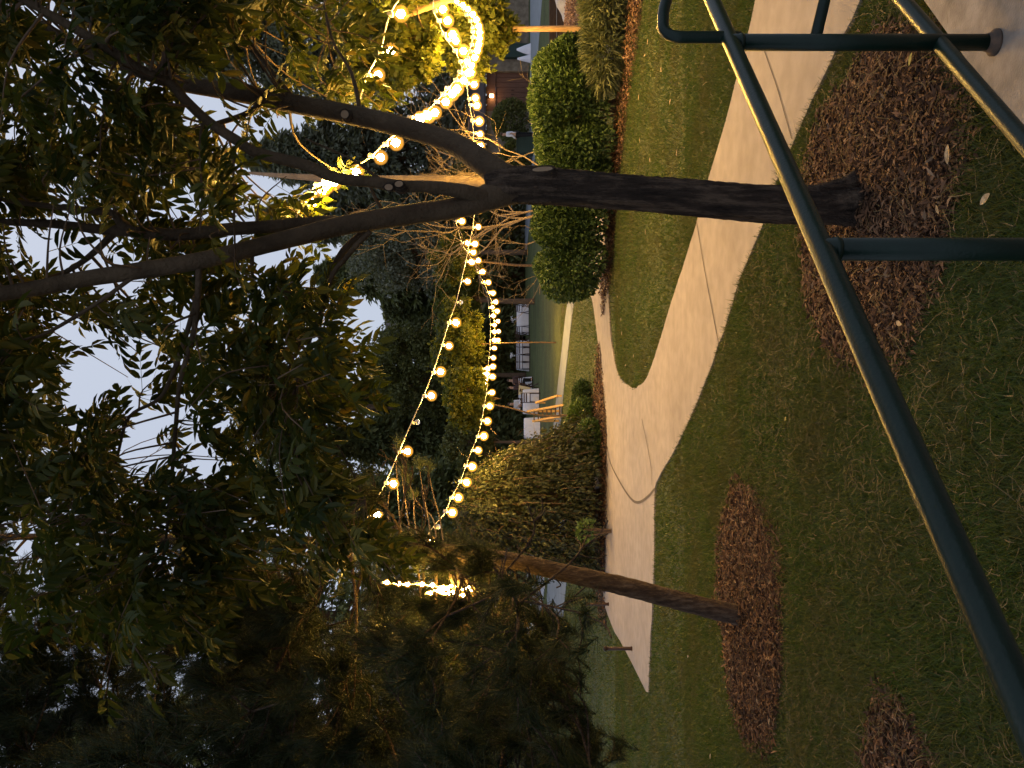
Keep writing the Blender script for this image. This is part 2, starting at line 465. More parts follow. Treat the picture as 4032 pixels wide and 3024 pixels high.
def strip_on(name, pts, w, mat, parent, z):
    v, f = [], []
    for i, p in enumerate(pts):
        a = pts[max(i - 1, 0)]; b = pts[min(i + 1, len(pts) - 1)]
        t = (b - a); t.z = 0; t.normalize()
        s = Vector((-t.y, t.x, 0)) * (w / 2)
        v += [Vector((p.x, p.y, z)) - s, Vector((p.x, p.y, z)) + s]
    f = [(2 * i, 2 * i + 1, 2 * i + 3, 2 * i + 2) for i in range(len(pts) - 1)]
    return mesh(name, v, f, mat, parent)
strip_on('expansion_joint', dense([G(*p) for p in [(1510, 474), (1530, 590), (1560, 745)]], 6), 0.012, MAT['joint'], path, PZ + 0.004)
strip_on('expansion_joint', dense([G(*p) for p in [(1314, 962), (1322, 1000), (1345, 1045), (1368, 1078), (1385, 1085), (1405, 1072), (1419, 1056)]], 6), 0.035, MAT['joint'], path, PZ + 0.004)
strip_on('expansion_joint', dense([G(*p) for p in [(1391, 905), (1410, 1000), (1413, 1048)]], 6), 0.014, MAT['joint'], path, PZ + 0.004)
strip_on('expansion_joint', dense([G(*p) for p in [(1660, 110), (1688, 190), (1720, 300)]], 6), 0.008, MAT['joint'], path, PZ + 0.004)

# landing slab under the camera
e0, e1 = Vector((1.447, 3.06, 0.05)), Vector((0.737, 2.46, 0.05))
ed = (e1 - e0).normalized()
slab_poly = [e0 - ed * 0.35, e0 + ed * 5.5, e0 + ed * 5.5 + Vector((3, -4, 0)), Vector((5, -3.5, 0.05)), Vector((4.0, 1.2, 0.05))]
slab = sheet('landing', slab_poly, 0.25, MAT['slab']); tag(slab, 'worn concrete landing under the pipe railing', None, None, 'structure')
strip_on('slab_joint', [Vector((1.0, 2.24, 0)), Vector((1.45, 1.7, 0)), Vector((2.1, 0.9, 0))], 0.012, MAT['joint'], slab, 0.054)

# far grey path, road, kerb
sheet_far = [G(*p, 0.02) for p in [(1240, 560), (1222, 690), (1204, 850), (1198, 905), (1190, 990), (1192, 1150), (1182, 1290), (1190, 1380), (1218, 1330), (1228, 1220), (1218, 1080), (1205, 985), (1213, 905), (1218, 850), (1236, 690), (1254, 560)]]
fp = sheet('far_path', sheet_far, 0.05, MAT['greypath']); tag(fp, 'narrow grey path crossing the lawn below the tables', None, None, 'structure')
rp = [G(*p, 0.02) for p in [(1142, 1190), (1138, 1245), (1138, 1300), (1139, 1380), (1150, 1420), (1160, 1345), (1171, 1310), (1177, 1270), (1174, 1225), (1166, 1190)]]
rd = sheet('road', rp, 0.05, MAT['road']); tag(rd, 'pale road bend seen behind the pine trunk', None, None, 'structure')
dp = [G(*p, 0.02) for p in [(1146, -60), (1146, 150), (1144, 330), (1136, 470), (1131, 540), (1138, 540), (1146, 470), (1156, 330), (1160, 150), (1176, -60)]]
dr = sheet('driveway', dp, 0.05, MAT['greypath']); tag(dr, 'grey paved driveway before the stone building', None, None, 'structure')

# mulch beds
def bed(name, cx, cy, rx, ry, n, label, size):
    v = [Vector((cx, cy, 0.03))]
    k = 48
    ph = rng.uniform(0, 6, 4)
    def rad(a): return 1 + 0.05 * math.sin(3 * a + ph[0]) + 0.04 * math.sin(5 * a + ph[1]) + 0.03 * math.sin(9 * a + ph[2])
    for j in range(k):
        a = 2 * PI * j / k
        v.append(Vector((cx + rx * rad(a) * math.cos(a), cy + ry * rad(a) * math.sin(a), 0.006)))
    f = [(0, 1 + j, 1 + (j + 1) % k) for j in range(k)]
    o = mesh(name, v, f, MAT['mulch']); tag(o, label, None, None, 'structure')
    a = rng.uniform(0, 2 * PI, n); r = np.sqrt(rng.uniform(0, 1, n)) * 1.04 + (rng.uniform(0, 1, n) < 0.05) * rng.uniform(0, 0.16, n)
    rr = np.array([rad(t) for t in a])
    pos = np.stack([cx + rx * r * rr * np.cos(a), cy + ry * r * rr * np.sin(a), 0.012 + 0.03 * (1 - r.clip(0, 1)) + rng.uniform(0, 0.022, n)], axis=1)
    th = rng.uniform(0, 2 * PI, n)
    dirs = np.stack([np.cos(th), np.sin(th), rng.normal(0, 0.35, n)], axis=1)
    c = leaf_soup('mulch_chips', pos, dirs, size * rng.choice([0.6, 1.0, 1.5], n), MAT['chip'], o, 0.22, updn=0.6, kind='stuff')
    return (cx, cy, rx * 1.0, ry * 1.0)
BEDS = [bed('mulch_bed', 0.80, 3.64, 0.71, 0.80, 22000, 'round mulch bed of shredded bark about the forked tree', 0.034),
        bed('mulch_bed', -1.52, 5.48, 0.86, 0.74, 15000, 'round mulch bed of shredded bark about the leaning pine', 0.036),
        bed('mulch_bed', -1.78, 3.3, 0.5, 0.36, 7000, 'small mulch patch in the near lawn corner', 0.034),
        ]
def mulch_strip(pts, w, n, label):
    poly = []
    P = dense([G(*p) for p in pts], 4)
    L, Rr = [], []
    for i, p in enumerate(P):
        t = (P[min(i + 1, len(P) - 1)] - P[max(i - 1, 0)]); t.z = 0; t.normalize()
        s = Vector((-t.y, t.x, 0)) * w / 2
        L.append(Vector((p.x - s.x, p.y - s.y, gz(p.y) + 0.014))); Rr.append(Vector((p.x + s.x, p.y + s.y, gz(p.y) + 0.014)))
    o = sheet('mulch_strip', L + Rr[::-1], 0.03, MAT['mulch']); tag(o, label, None, None, 'structure')
    i = rng.integers(0, len(P) - 1, n); t = rng.uniform(0, 1, n); u = rng.uniform(0, 1, n)
    A = np.array([tuple(a) for a in L]); B = np.array([tuple(b) for b in Rr])
    a = A[i] + (A[i + 1] - A[i]) * t[:, None]; b = B[i] + (B[i + 1] - B[i]) * t[:, None]
    pos = a + (b - a) * u[:, None]; pos[:, 2] += rng.uniform(0, 0.05, n)
    th = rng.uniform(0, 2 * PI, n)
    dirs = np.stack([np.cos(th), np.sin(th), rng.normal(0, 0.4, n)], axis=1)
    leaf_soup('mulch_chips', pos, dirs, 0.07, MAT['chip'], o, 0.3, updn=0.5, kind='stuff')
mulch_strip([(1299, 1330), (1300, 1180), (1303, 1070), (1304, 962), (1299, 878), (1290, 800)], 1.5, 5000, 'mulch border along the far edge of the path under the shrubs')
mulch_strip([(1304, 640), (1316, 560), (1330, 400), (1345, 250), (1372, 60), (1385, -80)], 0.9, 5000, 'mulch border at the foot of the clipped hedge')

# ------------------------------------------------------------------ grass
poly2 = np.array([(p.x, p.y) for p in path_poly])
def in_poly(P, poly):
    x, y = P[:, 0], P[:, 1]
    inside = np.zeros(len(P), bool)
    j = len(poly) - 1
    for i in range(len(poly)):
        xi, yi = poly[i]; xj, yj = poly[j]
        c = ((yi > y) != (yj > y)) & (x < (xj - xi) * (y - yi) / (yj - yi + 1e-12) + xi)
        inside ^= c
        j = i
    return inside
slab2 = np.array([(p.x, p.y) for p in slab_poly])
far2 = np.array([(p.x, p.y) for p in sheet_far])
def lawn_points(n, y0, y1, xpad=0.4):
    y = np.sqrt(rng.uniform(y0 ** 2, y1 ** 2, n))
    x = rng.uniform(-1, 1, n) * (0.4725 * y + xpad)
    P = np.stack([x, y], axis=1)
    ok = ~in_poly(P, poly2) & ~in_poly(P, slab2) & ~in_poly(P, far2)
    for cx, cy, rx, ry in BEDS:
        ok &= ((x - cx) / rx) ** 2 + ((y - cy) / ry) ** 2 > rng.uniform(0.86, 1.06, n)
    return P[ok]
BL_V = [(-0.5, 0, 0), (0.5, 0, 0), (0.0, 1, 0)]
BL_F = [(0, 1, 2)]
def blades(n, y0, y1, h, w, parent=None):
    P = lawn_points(n, y0, y1)
    m = len(P)
    # patchy height and clumping
    nz = np.sin(P[:, 0] * 3.1 + 1.3 * np.sin(P[:, 1] * 1.7)) * np.sin(P[:, 1] * 2.3 + np.sin(P[:, 0] * 2.9)) * 0.3 + 1
    th = rng.uniform(0, 2 * PI, m); lean = rng.uniform(0.25, 1.6, m)
    dirs = np.stack([np.cos(th) * lean, np.sin(th) * lean, np.ones(m)], axis=1)
    ups = rng.normal(size=(m, 3))
    R = frames(dirs, ups)
    s = h * rng.uniform(0.5, 1.4, m) * nz
    sc = np.stack([w * rng.uniform(0.6, 1.4, m), s, s], axis=1)
    pos = np.stack([P[:, 0], P[:, 1], np.array([gz(t) for t in P[:, 1]])], axis=1)
    return scatter(BL_V, BL_F, pos, R, sc)
vv, ff, n0 = [], [], 0
for a in ((130000, 2.2, 4.6, 0.055, 0.0045), (130000, 4.6, 7.5, 0.05, 0.007), (110000, 7.5, 12.5, 0.045, 0.011), (120000, 11.5, 24, 0.042, 0.014)):
    v, f = blades(*a)
    vv.append(v); ff.append(f + n0); n0 += len(v)
grass = mesh('grass', np.concatenate(vv), np.concatenate(ff), MAT['grass'])
tag(grass, 'short green lawn grass with straw coloured dead blades', 'grass', None, 'stuff')

# long dry stalks and pine straw lying in the near grass
def straw(n, y0, y1, ln, w, z, mask=None):
    P = lawn_points(n, y0, y1) if mask is None else mask
    m = len(P)
    th = rng.uniform(0, 2 * PI, m); L = ln * rng.uniform(0.4, 1.5, m); bend = rng.normal(0, 0.8, m)
    V, F = [], []
    k = 4
    cur = np.stack([P[:, 0], P[:, 1], z + rng.uniform(0.0, 0.03, m)], axis=1)
    rows = []
    for i in range(k + 1):
        a = th + bend * i / k
        side = np.stack([-np.sin(a), np.cos(a), np.zeros(m)], axis=1) * (w * (1 - 0.7 * abs(i / k - 0.4)))[..., None] if False else np.stack([-np.sin(a), np.cos(a), np.zeros(m)], axis=1) * (w / 2 * (1.0 - 0.75 * i / k))
        rows.append((cur - side, cur + side))
        cur = cur + np.stack([np.cos(a), np.sin(a), rng.normal(0, 0.22, m)], axis=1) * (L / k)[:, None]
        cur[:, 2] = np.maximum(cur[:, 2], 0.012)
    v = np.stack([r for ab in rows for r in ab], axis=1)          # m, 2(k+1), 3
    base = (np.arange(m) * 2 * (k + 1))[:, None]
    f = []
    for i in range(k):
        f.append(np.stack([base[:, 0] + 2 * i, base[:, 0] + 2 * i + 1, base[:, 0] + 2 * i + 3, base[:, 0] + 2 * i + 2], axis=1))
    return v.reshape(-1, 3), np.concatenate(f)
sv, sf = straw(7000, 2.2, 5.4, 0.075, 0.004, 0.015)
sv2, sf2 = straw(1000, 5.0, 8.0, 0.10, 0.006, 0.02)
bp = []
for cx, cy, rx, ry in BEDS:
    a = rng.uniform(0, 2 * PI, 300); r = np.sqrt(rng.uniform(0, 1, 300))
    bp.append(np.stack([cx + rx * r * np.cos(a), cy + ry * r * np.sin(a)], axis=1))
sv3, sf3 = straw(0, 0, 0, 0.11, 0.004, 0.045, np.concatenate(bp))
so = mesh('dry_straw', np.concatenate([sv, sv2, sv3]), np.concatenate([sf, sf2 + len(sv), sf3 + len(sv) + len(sv2)]), MAT['straw'])
tag(so, 'dry straw stalks and pine needles strewn over the grass', 'straw', None, 'stuff')

# ------------------------------------------------------------------ pipe railing
rail = thing('pipe_railing', 'dark green painted steel pipe railing on the concrete landing', 'railing', (1.1, 2.63, 0.05))
RS = 1.17
RZ = EYE - 0.6 * RS
def RP(x):            # rail line in plan
    return RS * 0.952 + (x + RS * 0.38) * 0.969
pts = [Vector((x, RP(x), RZ)) for x in np.linspace(-2.2, 2.6, 24)]
MB().tube(pts, 0.026, 20).build('top_rail', MAT['paint'], rail, True)
pts = [Vector((x, RP(x), EYE - 1.17 * RS)) for x in np.linspace(-2.2, 2.6, 16)]
MB().tube(pts, 0.025, 20).build('mid_rail', MAT['paint'], rail, True)
for px_ in (1.095, 0.305, -0.9, -1.9):
    c = Vector((px_, RP(px_), 0.05))
    p = MB().tube([c, c + Vector((0, 0, RZ - 0.05))], 0.026, 20).build('post', MAT['paint'], rail, True)
    MB().tube([c + Vector((0, 0, RZ - 0.09)), c + Vector((0, 0, RZ - 0.082)), c + Vector((0, 0, RZ - 0.074))], [0.0262, 0.0295, 0.027], 20).build('weld_bead', MAT['paint'], p, True)
    MB().tube([c, c + Vector((0, 0, 0.008)), c + Vector((0, 0, 0.014)), c + Vector((0, 0, 0.03))], [0.042, 0.042, 0.032, 0.028], 20).build('flange', MAT['flange'], p, True)
# chipped patch on the near post
c = Vector((0.305, RP(0.305), 0))
pv, pf = [], []
for i in range(7):
    for j in range(6):
        a = math.radians(-120 + 9 * j + rng.uniform(-2, 2)); z = 0.24 + 0.012 * i + rng.uniform(-0.003, 0.003)
        pv.append((c.x + 0.0266 * math.cos(a), c.y + 0.0266 * math.sin(a), z))
pf = [(i * 6 + j, i * 6 + j + 1, (i + 1) * 6 + j + 1, (i + 1) * 6 + j) for i in range(6) for j in range(5) if not (i in (0, 5) and j in (0, 4))]
mesh('chipped_paint', pv, pf, MAT['chippaint'], rail)
# stair handrail: rises from the post, turns and runs down the steps
pA = Vector((1.095, RP(1.095), 0))
hr = [pA + Vector((0.03, 0.03, 0.86)), pA + Vector((0.03, 0.03, 1.02)), pA + Vector((0.032, 0.032, 1.065)), pA + Vector((0.05, 0.045, 1.095)), pA + Vector((0.09, 0.06, 1.104)), pA + Vector((0.22, 0.1, 1.075)), pA + Vector((0.8, 0.26, 0.88)), pA + Vector((1.6, 0.48, 0.6))]
MB().tube([Vector(p) for p in smooth_path(hr, 6)], 0.019, 16).build('stair_handrail', MAT['paint'], rail, True)
MB().tube([pA + Vector((0.0, 0.0, 0.63)), pA + Vector((0.8, 0.4, 0.33)), pA + Vector((1.6, 0.8, 0.03))], 0.019, 16).build('stair_mid_rail', MAT['paint'], rail, True)

# ------------------------------------------------------------------ trees: shared builders
def limb_obj(name, ctrl, mat, parent, k=12, n=6, rough=0.0):
    """ctrl: (x,y,z,r) in place"""
    P = smooth_path(ctrl, n)
    v, f = tube_vf([p[:3] for p in P], [max(p[3], 0.003) for p in P], k, True, rough, rng)
    return mesh(name, v, f, mat, parent, True), P

def dl(lst):
    """survey points (x, y, d, width px on the sheet) -> (X, Y, Z, r)"""
    out = []
    for x, y, d, w in lst:
        p = D(x, y, d)
        out.append((p.x, p.y, p.z, w * K / FPX * d / 2))
    return out

# ------------------------------------------------------------------ the forked ash tree
rng = np.random.default_rng(21)
tb = D(1868, 434, 3.70)
ash = thing('ash_tree', 'young forked ash tree with dark ridged trunk growing from the nearest mulch bed', 'tree', (tb.x, tb.y, 0))
trunk_ctrl = dl([(1920, 430, 3.70, 170), (1880, 432, 3.70, 132), (1855, 434, 3.70, 112), (1832, 437, 3.70, 99), (1795, 440, 3.70, 90), (1706, 442, 3.70, 80), (1530, 431, 3.70, 76), (1400, 420, 3.70, 73), (1300, 411, 3.70, 75), (1200, 403, 3.70, 78), (1130, 400, 3.70, 80), (1085, 402, 3.70, 76), (1050, 408, 3.70, 60)])
P = smooth_path(trunk_ctrl, 18)
kk = 48
v, f = tube_vf([p[:3] for p in P], [p[3] for p in P], kk, True)
# ridged bark: long interlacing furrows
vb = []
for idx, p in enumerate(v):
    i, j = divmod(idx, kk)
    c = Vector(P[i][:3]); rv = p - c
    a = 2 * PI * j / kk
    z = c.z
    rid = 0.5 * math.sin(9 * a + 2.2 * math.sin(z * 5.1)) + 0.5 * math.sin(14 * a - 3 * math.sin(z * 7.3 + 1)) + 0.35 * math.sin(5 * a + z * 9)
    rid += 2.2 * max(0, 0.2 - z) / 0.2 * math.sin(5 * a + 0.7)
    vb.append(c + rv * (1 + (0.075 + 0.05 * max(0, 0.25 - z) / 0.25) * rid + rng.uniform(-0.035, 0.035)))
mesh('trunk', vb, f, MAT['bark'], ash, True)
LIMBS = {}
def ash_limb(nm, pts, k=14):
    o, P = limb_obj('limb', dl(pts), MAT['limb'], ash, k, 6, 0.015)
    LIMBS[nm] = P
    return o
ash_limb('R', [(1180, 402, 3.70, 40), (1125, 394, 3.70, 56), (1085, 380, 3.71, 60), (1044, 351, 3.74, 55), (971, 306, 3.82, 47), (867, 274, 3.9, 45), (763, 249, 3.98, 43), (658, 229, 4.05, 41), (550, 208, 4.12, 39), (460, 192, 4.2, 36), (380, 178, 4.3, 33), (290, 150, 4.4, 28), (190, 110, 4.5, 24), (60, 40, 4.6, 20), (-60, -10, 4.7, 14)])
ash_limb('M', [(1085, 420, 3.68, 26), (1040, 423, 3.64, 34), (1000, 414, 3.6, 33), (936, 404, 3.55, 27), (867, 402, 3.5, 26), (797, 392, 3.46, 25), (728, 385, 3.42, 25), (660, 357, 3.38, 25), (556, 330, 3.34, 24), (514, 305, 3.32, 23), (452, 264, 3.3, 22), (399, 215, 3.28, 22), (365, 177, 3.26, 23), (313, 159, 3.24, 25), (243, 111, 3.2, 22), (139, 49, 3.15, 19), (52, 0, 3.1, 16), (-60, -60, 3.1, 12)])
ash_limb('L', [(1160, 402, 3.70, 52), (1110, 408, 3.70, 64), (1060, 424, 3.68, 60), (988, 448, 3.65, 47), (901, 461, 3.62, 45), (815, 474, 3.58, 44), (745, 486, 3.55, 42), (658, 507, 3.5, 40), (560, 532, 3.45, 38), (480, 552, 3.4, 37), (417, 566, 3.36, 37), (313, 583, 3.3, 37), (173, 604, 3.25, 35), (87, 621, 3.2, 34), (0, 635, 3.15, 32), (-120, 660, 3.1, 26)])
ash_limb('L1', [(745, 482, 3.58, 30), (690, 480, 3.65, 28), (590, 489, 3.75, 28), (486, 496, 3.8, 28), (382, 507, 3.85, 27), (295, 500, 3.88, 26), (225, 496, 3.9, 22), (104, 483, 3.95, 18), (0, 479, 4.0, 14), (-80, 470, 4.0, 9)])
ash_limb('L1b', [(290, 498, 3.88, 22), (264, 483, 3.86, 22), (243, 462, 3.84, 19), (173, 452, 3.8, 15), (70, 441, 3.78, 12), (-60, 420, 3.7, 8)], 10)
ash_limb('L1c', [(250, 500, 3.9, 17), (208, 541, 3.92, 14), (167, 573, 3.95, 12), (90, 620, 4.0, 9), (20, 700, 4.1, 6)], 10)
ash_limb('R2', [(640, 226, 4.05, 18), (587, 208, 4.08, 17), (538, 243, 4.1, 13), (469, 267, 4.15, 11), (400, 288, 4.2, 10), (320, 300, 4.3, 8), (220, 320, 4.4, 6)], 10)
ash_limb('L2', [(815, 482, 3.58, 17), (788, 500, 3.62, 17), (760, 525, 3.68, 17), (738, 548, 3.72, 16), (712, 600, 3.8, 14), (701, 660, 3.86, 12), (677, 698, 3.9, 9), (640, 760, 3.95, 7), (600, 850, 4.0, 5)], 10)
ash_limb('L2b', [(800, 500, 3.56, 12), (770, 530, 3.54, 12), (745, 560, 3.5, 11), (720, 590, 3.48, 11), (705, 635, 3.46, 10), (690, 690, 3.44, 9), (668, 740, 3.42, 7), (640, 830, 3.4, 5)], 10)
ash_limb('D1', [(430, 560, 3.36, 15), (427, 653, 3.4, 13), (417, 722, 3.44, 12), (389, 826, 3.5, 10), (379, 930, 3.55, 9), (365, 1104, 3.6, 7), (350, 1220, 3.65, 5)], 10)
ash_limb('D2', [(427, 640, 3.4, 12), (400, 730, 3.5, 11), (380, 790, 3.55, 11), (345, 860, 3.6, 8), (280, 900, 3.7, 7), (255, 980, 3.75, 6), (235, 1080, 3.8, 4)], 10)
ash_limb('O1', [(320, 582, 3.3, 12), (286, 600, 3.28, 10), (208, 656, 3.24, 9), (100, 720, 3.2, 8), (50, 735, 3.15, 6), (-40, 780, 3.1, 4)], 10)
ash_limb('K1', [(545, 530, 3.45, 9), (548, 620, 3.5, 8), (580, 720, 3.55, 7), (640, 800, 3.6, 6), (690, 900, 3.7, 5), (740, 980, 3.8, 4), (790, 1080, 3.9, 3)], 8)
ash_limb('T1', [(835, 396, 3.5, 8), (800, 372, 3.45, 7), (770, 350, 3.4, 6), (730, 330, 3.38, 5), (660, 300, 3.3, 4)], 8)
ash_limb('T2', [(830, 460, 3.62, 8), (812, 430, 3.6, 7), (795, 395, 3.56, 6), (770, 372, 3.5, 5)], 8)
ash_limb('Q1', [(290, 150, 4.4, 14), (240, 250, 4.3, 11), (200, 330, 4.2, 9), (120, 380, 4.1, 7), (20, 400, 4.0, 5)], 8)
ash_limb('Q2', [(640, 220, 4.05, 12), (560, 120, 4.2, 10), (520, 60, 4.3, 8), (470, -30, 4.4, 6)], 8)
ash_limb('Q3', [(780, 252, 3.98, 10), (760, 160, 4.1, 8), (720, 90, 4.2, 6), (700, 10, 4.3, 5)], 8)
ash_limb('V1', [(514, 305, 3.32, 9), (505, 340, 3.32, 7), (505, 420, 3.33, 6), (508, 560, 3.35, 4)], 8)
ash_limb('V2', [(440, 255, 3.3, 8), (432, 310, 3.3, 6), (436, 420, 3.32, 5), (432, 500, 3.34, 4)], 8)
# pruning scars
for (x, y, d, w, h, nx_) in ((1172, 367, 3.62, 0.026, 0.052, (0.85, -0.75, 0.1)), (862, 398, 3.44, 0.016, 0.02, (0.2, -1, 0.1)), (840, 404, 3.44, 0.015, 0.02, (-0.3, -1, 0.1)), (745, 247, 3.9, 0.022, 0.022, (-0.1, -1, 0.1))):
    c = D(x, y, d); nn = Vector(nx_).normalized(); s = nn.cross(Vector((0, 0, 1))).normalized(); u = s.cross(nn)
    base = c
    ring0, ring1, ring2 = [], [], []
    for j in range(16):
        a = 2 * PI * j / 16
        q = s * math.cos(a) * w + u * math.sin(a) * h
        ring0.append(base - nn * 0.05 + q * 1.5); ring1.append(base + nn * 0.008 + q * 1.12); ring2.append(base + nn * 0.004 + q * 0.88)
    v = ring0 + ring1 + ring2
    f = [(r * 16 + j, r * 16 + (j + 1) % 16, (r + 1) * 16 + (j + 1) % 16, (r + 1) * 16 + j) for r in range(2) for j in range(16)]
    collar = mesh('branch_collar', v, f, MAT['bark'], ash, True)
    mesh('cut_face', ring2, [tuple(range(16))], MAT['cutwood'], collar)

# compound leaves: seven leaflets on a stalk
def compound(seed):
    r = np.random.default_rng(seed)
    V, F = [], []
    def leaflet(o, ang, L, W, droop):
        n0 = len(V)
        d = np.array([math.sin(ang), math.cos(ang), -droop]); d /= np.linalg.norm(d)
        s = np.array([d[1], -d[0], 0.0]); s /= np.linalg.norm(s)
        nn = np.cross(s, d)
        for t, w, zz in ((0, 0, 0), (0.3, -0.42, 0.05), (0.35, 0, -0.03), (0.3, 0.42, 0.05), (0.65, -0.40, 0.03), (0.68, 0, -0.05), (0.65, 0.40, 0.03), (1.0, 0, -0.1)):
            V.append(o + d * L * t + s * W * w + nn * L * zz * 1.2)
        for t in ((0, 2, 1), (0, 3, 2), (1, 2, 5), (1, 5, 4), (2, 3, 6), (2, 6, 5), (4, 5, 7), (5, 6, 7)):
            F.append(tuple(i + n0 for i in t))
    for i, t in enumerate((0.35, 0.58, 0.8)):
        for sgn in (-1, 1):
            leaflet(np.array([0, t, -0.12 * t * t]), sgn * r.uniform(0.75, 1.15), r.uniform(0.40, 0.5), r.uniform(0.15, 0.2), r.uniform(0.05, 0.5))
    leaflet(np.array([0, 0.95, -0.11]), r.uniform(-0.2, 0.2), 0.52, 0.19, r.uniform(0.2, 0.6))
    n0 = len(V)
    V.extend([np.array([-0.008, 0, 0]), np.array([0.008, 0, 0]), np.array([0.005, 1.0, -0.12]), np.array([-0.005, 1.0, -0.12])])
    F.append((n0, n0 + 1, n0 + 2)); F.append((n0, n0 + 2, n0 + 3))
    return np.array(V), np.array(F)
COMP = [compound(s) for s in (1, 2, 3)]

LP = np.concatenate([np.array([p[:4] for p in P]) for P in LIMBS.values()])
GAPS = [(455, 245, 62, 42), (375, 440, 52, 50), (245, 590, 80, 48), (60, 545, 62, 40), (205, 785, 80, 46), (290, 985, 62, 72), (35, 1150, 45, 50), (762, 708, 30, 26), (560, 380, 60, 55), (640, 330, 70, 60), (600, 290, 50, 40), (560, 130, 75, 70), (870, 560, 70, 110), (800, 590, 40, 30), (130, 470, 60, 30), (850, 680, 50, 50), (700, 330, 40, 40), (430, 990, 45, 40), (120, 700, 50, 30), (150, 860, 60, 30), (400, 700, 30, 26), (560, 960, 40, 30)]
GAPS = [(a, b, c * 0.86, d * 0.86) for a, b, c, d in GAPS]
def leaf_limit(y):
    # lower boundary of the crown on the sheet
    tab = [(-200, 900), (0, 930), (130, 940), (230, 900), (300, 700), (360, 800), (440, 820), (520, 720), (600, 760), (690, 800), (770, 860), (860, 850), (950, 780), (1040, 770), (1110, 800), (1170, 940), (1250, 920), (1330, 620), (1480, 420), (1700, 300)]
    return float(np.interp(y, [t[0] for t in tab], [t[1] for t in tab]))
BIG = np.concatenate([np.array([p[:4] for p in LIMBS[k_]]) for k_ in ('R', 'M', 'L', 'L1', 'L1b', 'L2', 'L2b', 'D1', 'O1')])
BX = (2016 - (BIG[:, 2] - EYE) / BIG[:, 1] * FPX) / K
BY = (1512 - BIG[:, 0] / BIG[:, 1] * FPX) / K
BW = BIG[:, 3] / BIG[:, 1] * FPX / K
clusters = []
tries = 0
while len(clusters) < 690 and tries < 20000:
    tries += 1
    x, y = rng.uniform(-220, 950), rng.uniform(-200, 1480)
    if x > leaf_limit(y) - 45: continue
    q = min(((x - cx) / rx) ** 2 + ((y - cy) / ry) ** 2 for cx, cy, rx, ry in GAPS)
    if q < 1.0 and rng.uniform() < 0.97: continue
    if y > 1250 and rng.uniform() < 0.55: continue
    if any(((x + 25 - bx_) / 62) ** 2 + ((y - by_) / 40) ** 2 < 1 for bx_, by_ in ((866, 30), (845, 110), (817, 162), (855, 308), (822, 340), (700, 405), (677, 437), (815, 1112), (850, 1045), (880, 975))): continue
    d = rng.uniform(2.9, 4.9)
    if x > 600 and y < 300: d = rng.uniform(4.5, 6.2)
    clusters.append((D(x, y, d), x, y))
cpos, cdir, csz = [], [], []
twv, twf, twn = [], [], 0
for c, x, y in clusters:
    cv = np.array(c)
    dd = np.linalg.norm(LP[:, :3] - cv, axis=1) - 0.0
    j = int(np.argmin(dd + rng.uniform(0, 0.15, len(dd))))
    a = LP[j, :3]
    vec = cv - a; L = np.linalg.norm(vec)
    mid = a + vec * 0.5 + np.array([0, 0, 0.12 * L]) + rng.normal(0, 0.05 * L, 3)
    tw = smooth_path([a, mid, cv], 4)
    r0 = min(0.004 + 0.006 * L, LP[j, 3] * 0.6)
    v, f = tube_vf(tw, list(np.linspace(r0, 0.0022, len(tw))), 5, False)
    twv.extend(v); twf.extend([tuple(i + twn for i in q) for q in f]); twn += len(v)
    nl = rng.integers(6, 11)
    for i in range(nl):
        t = 1 - rng.uniform(0, min(0.75, 0.4 / max(L, 0.2)))
        k_ = min(int(t * (len(tw) - 1)), len(tw) - 2)
        p = tw[k_] + (tw[k_ + 1] - tw[k_]) * (t * (len(tw) - 1) - k_)
        az = rng.uniform(0, 2 * PI)
        d_ = vec / max(L, 1e-3) * 0.5 + np.array([math.cos(az), math.sin(az), rng.uniform(-0.75, 0.2)])
        sz_ = rng.uniform(0.13, 0.21)
        ok_ = True
        for e_ in (0.35, 1.0):
            tip = p + d_ / np.linalg.norm(d_) * sz_ * 1.3 * e_
            gx_ = (2016 - (tip[2] - EYE) / tip[1] * FPX) / K; gy_ = (1512 - tip[0] / tip[1] * FPX) / K
            if min(((gx_ - a_) / b_) ** 2 + ((gy_ - c_) / e2_) ** 2 for a_, c_, b_, e2_ in GAPS) < 0.9 and rng.uniform() < 0.93: ok_ = False
            if gx_ > leaf_limit(gy_) + 10: ok_ = False
            near_ = (np.hypot(BX - gx_, BY - gy_) < BW + 20) & (BIG[:, 1] > tip[1] - 0.05)
            if near_.any() and rng.uniform() < 0.72: ok_ = False
        if ok_: cpos.append(p); cdir.append(d_); csz.append(sz_)
cpos, cdir, csz = np.array(cpos), np.array(cdir), np.array(csz)
mesh('twigs', twv, twf, MAT['twig'], ash, True)['kind'] = 'stuff'
infr = (np.abs(cpos[:, 0] / cpos[:, 1]) < 0.46) & (np.abs((cpos[:, 2] - EYE) / cpos[:, 1]) < 0.62)
order = np.argsort(np.where(infr, cpos[:, 1] - 3.0 * (csz - 0.15), 99))
near = order[:300]; rest = order[300:]
ups = rng.normal(size=(len(cpos), 3)) * 0.4 + np.array([0, 0, 1.0])
RR = frames(cdir, ups)
lm = []
for k_, (tv, tf) in enumerate(COMP):
    me = bpy.data.meshes.new('ash_leaf'); me.from_pydata(tv.tolist(), [], tf.tolist()); me.update(); me.materials.append(MAT['ashleaf1']); lm.append(me)
ainv = Matrix.Translation(-ash.location)
for i in near:
    o = bpy.data.objects.new('leaf', lm[i % 3]); COL.objects.link(o)
    o.parent = ash; o.matrix_parent_inverse = ainv
    m = Matrix.Identity(4)
    for a in range(3):
        for b in range(3): m[a][b] = RR[i][a][b] * csz[i]
        m[a][3] = cpos[i][a]
    o.matrix_basis = m
vv, ff, n0 = [], [], 0
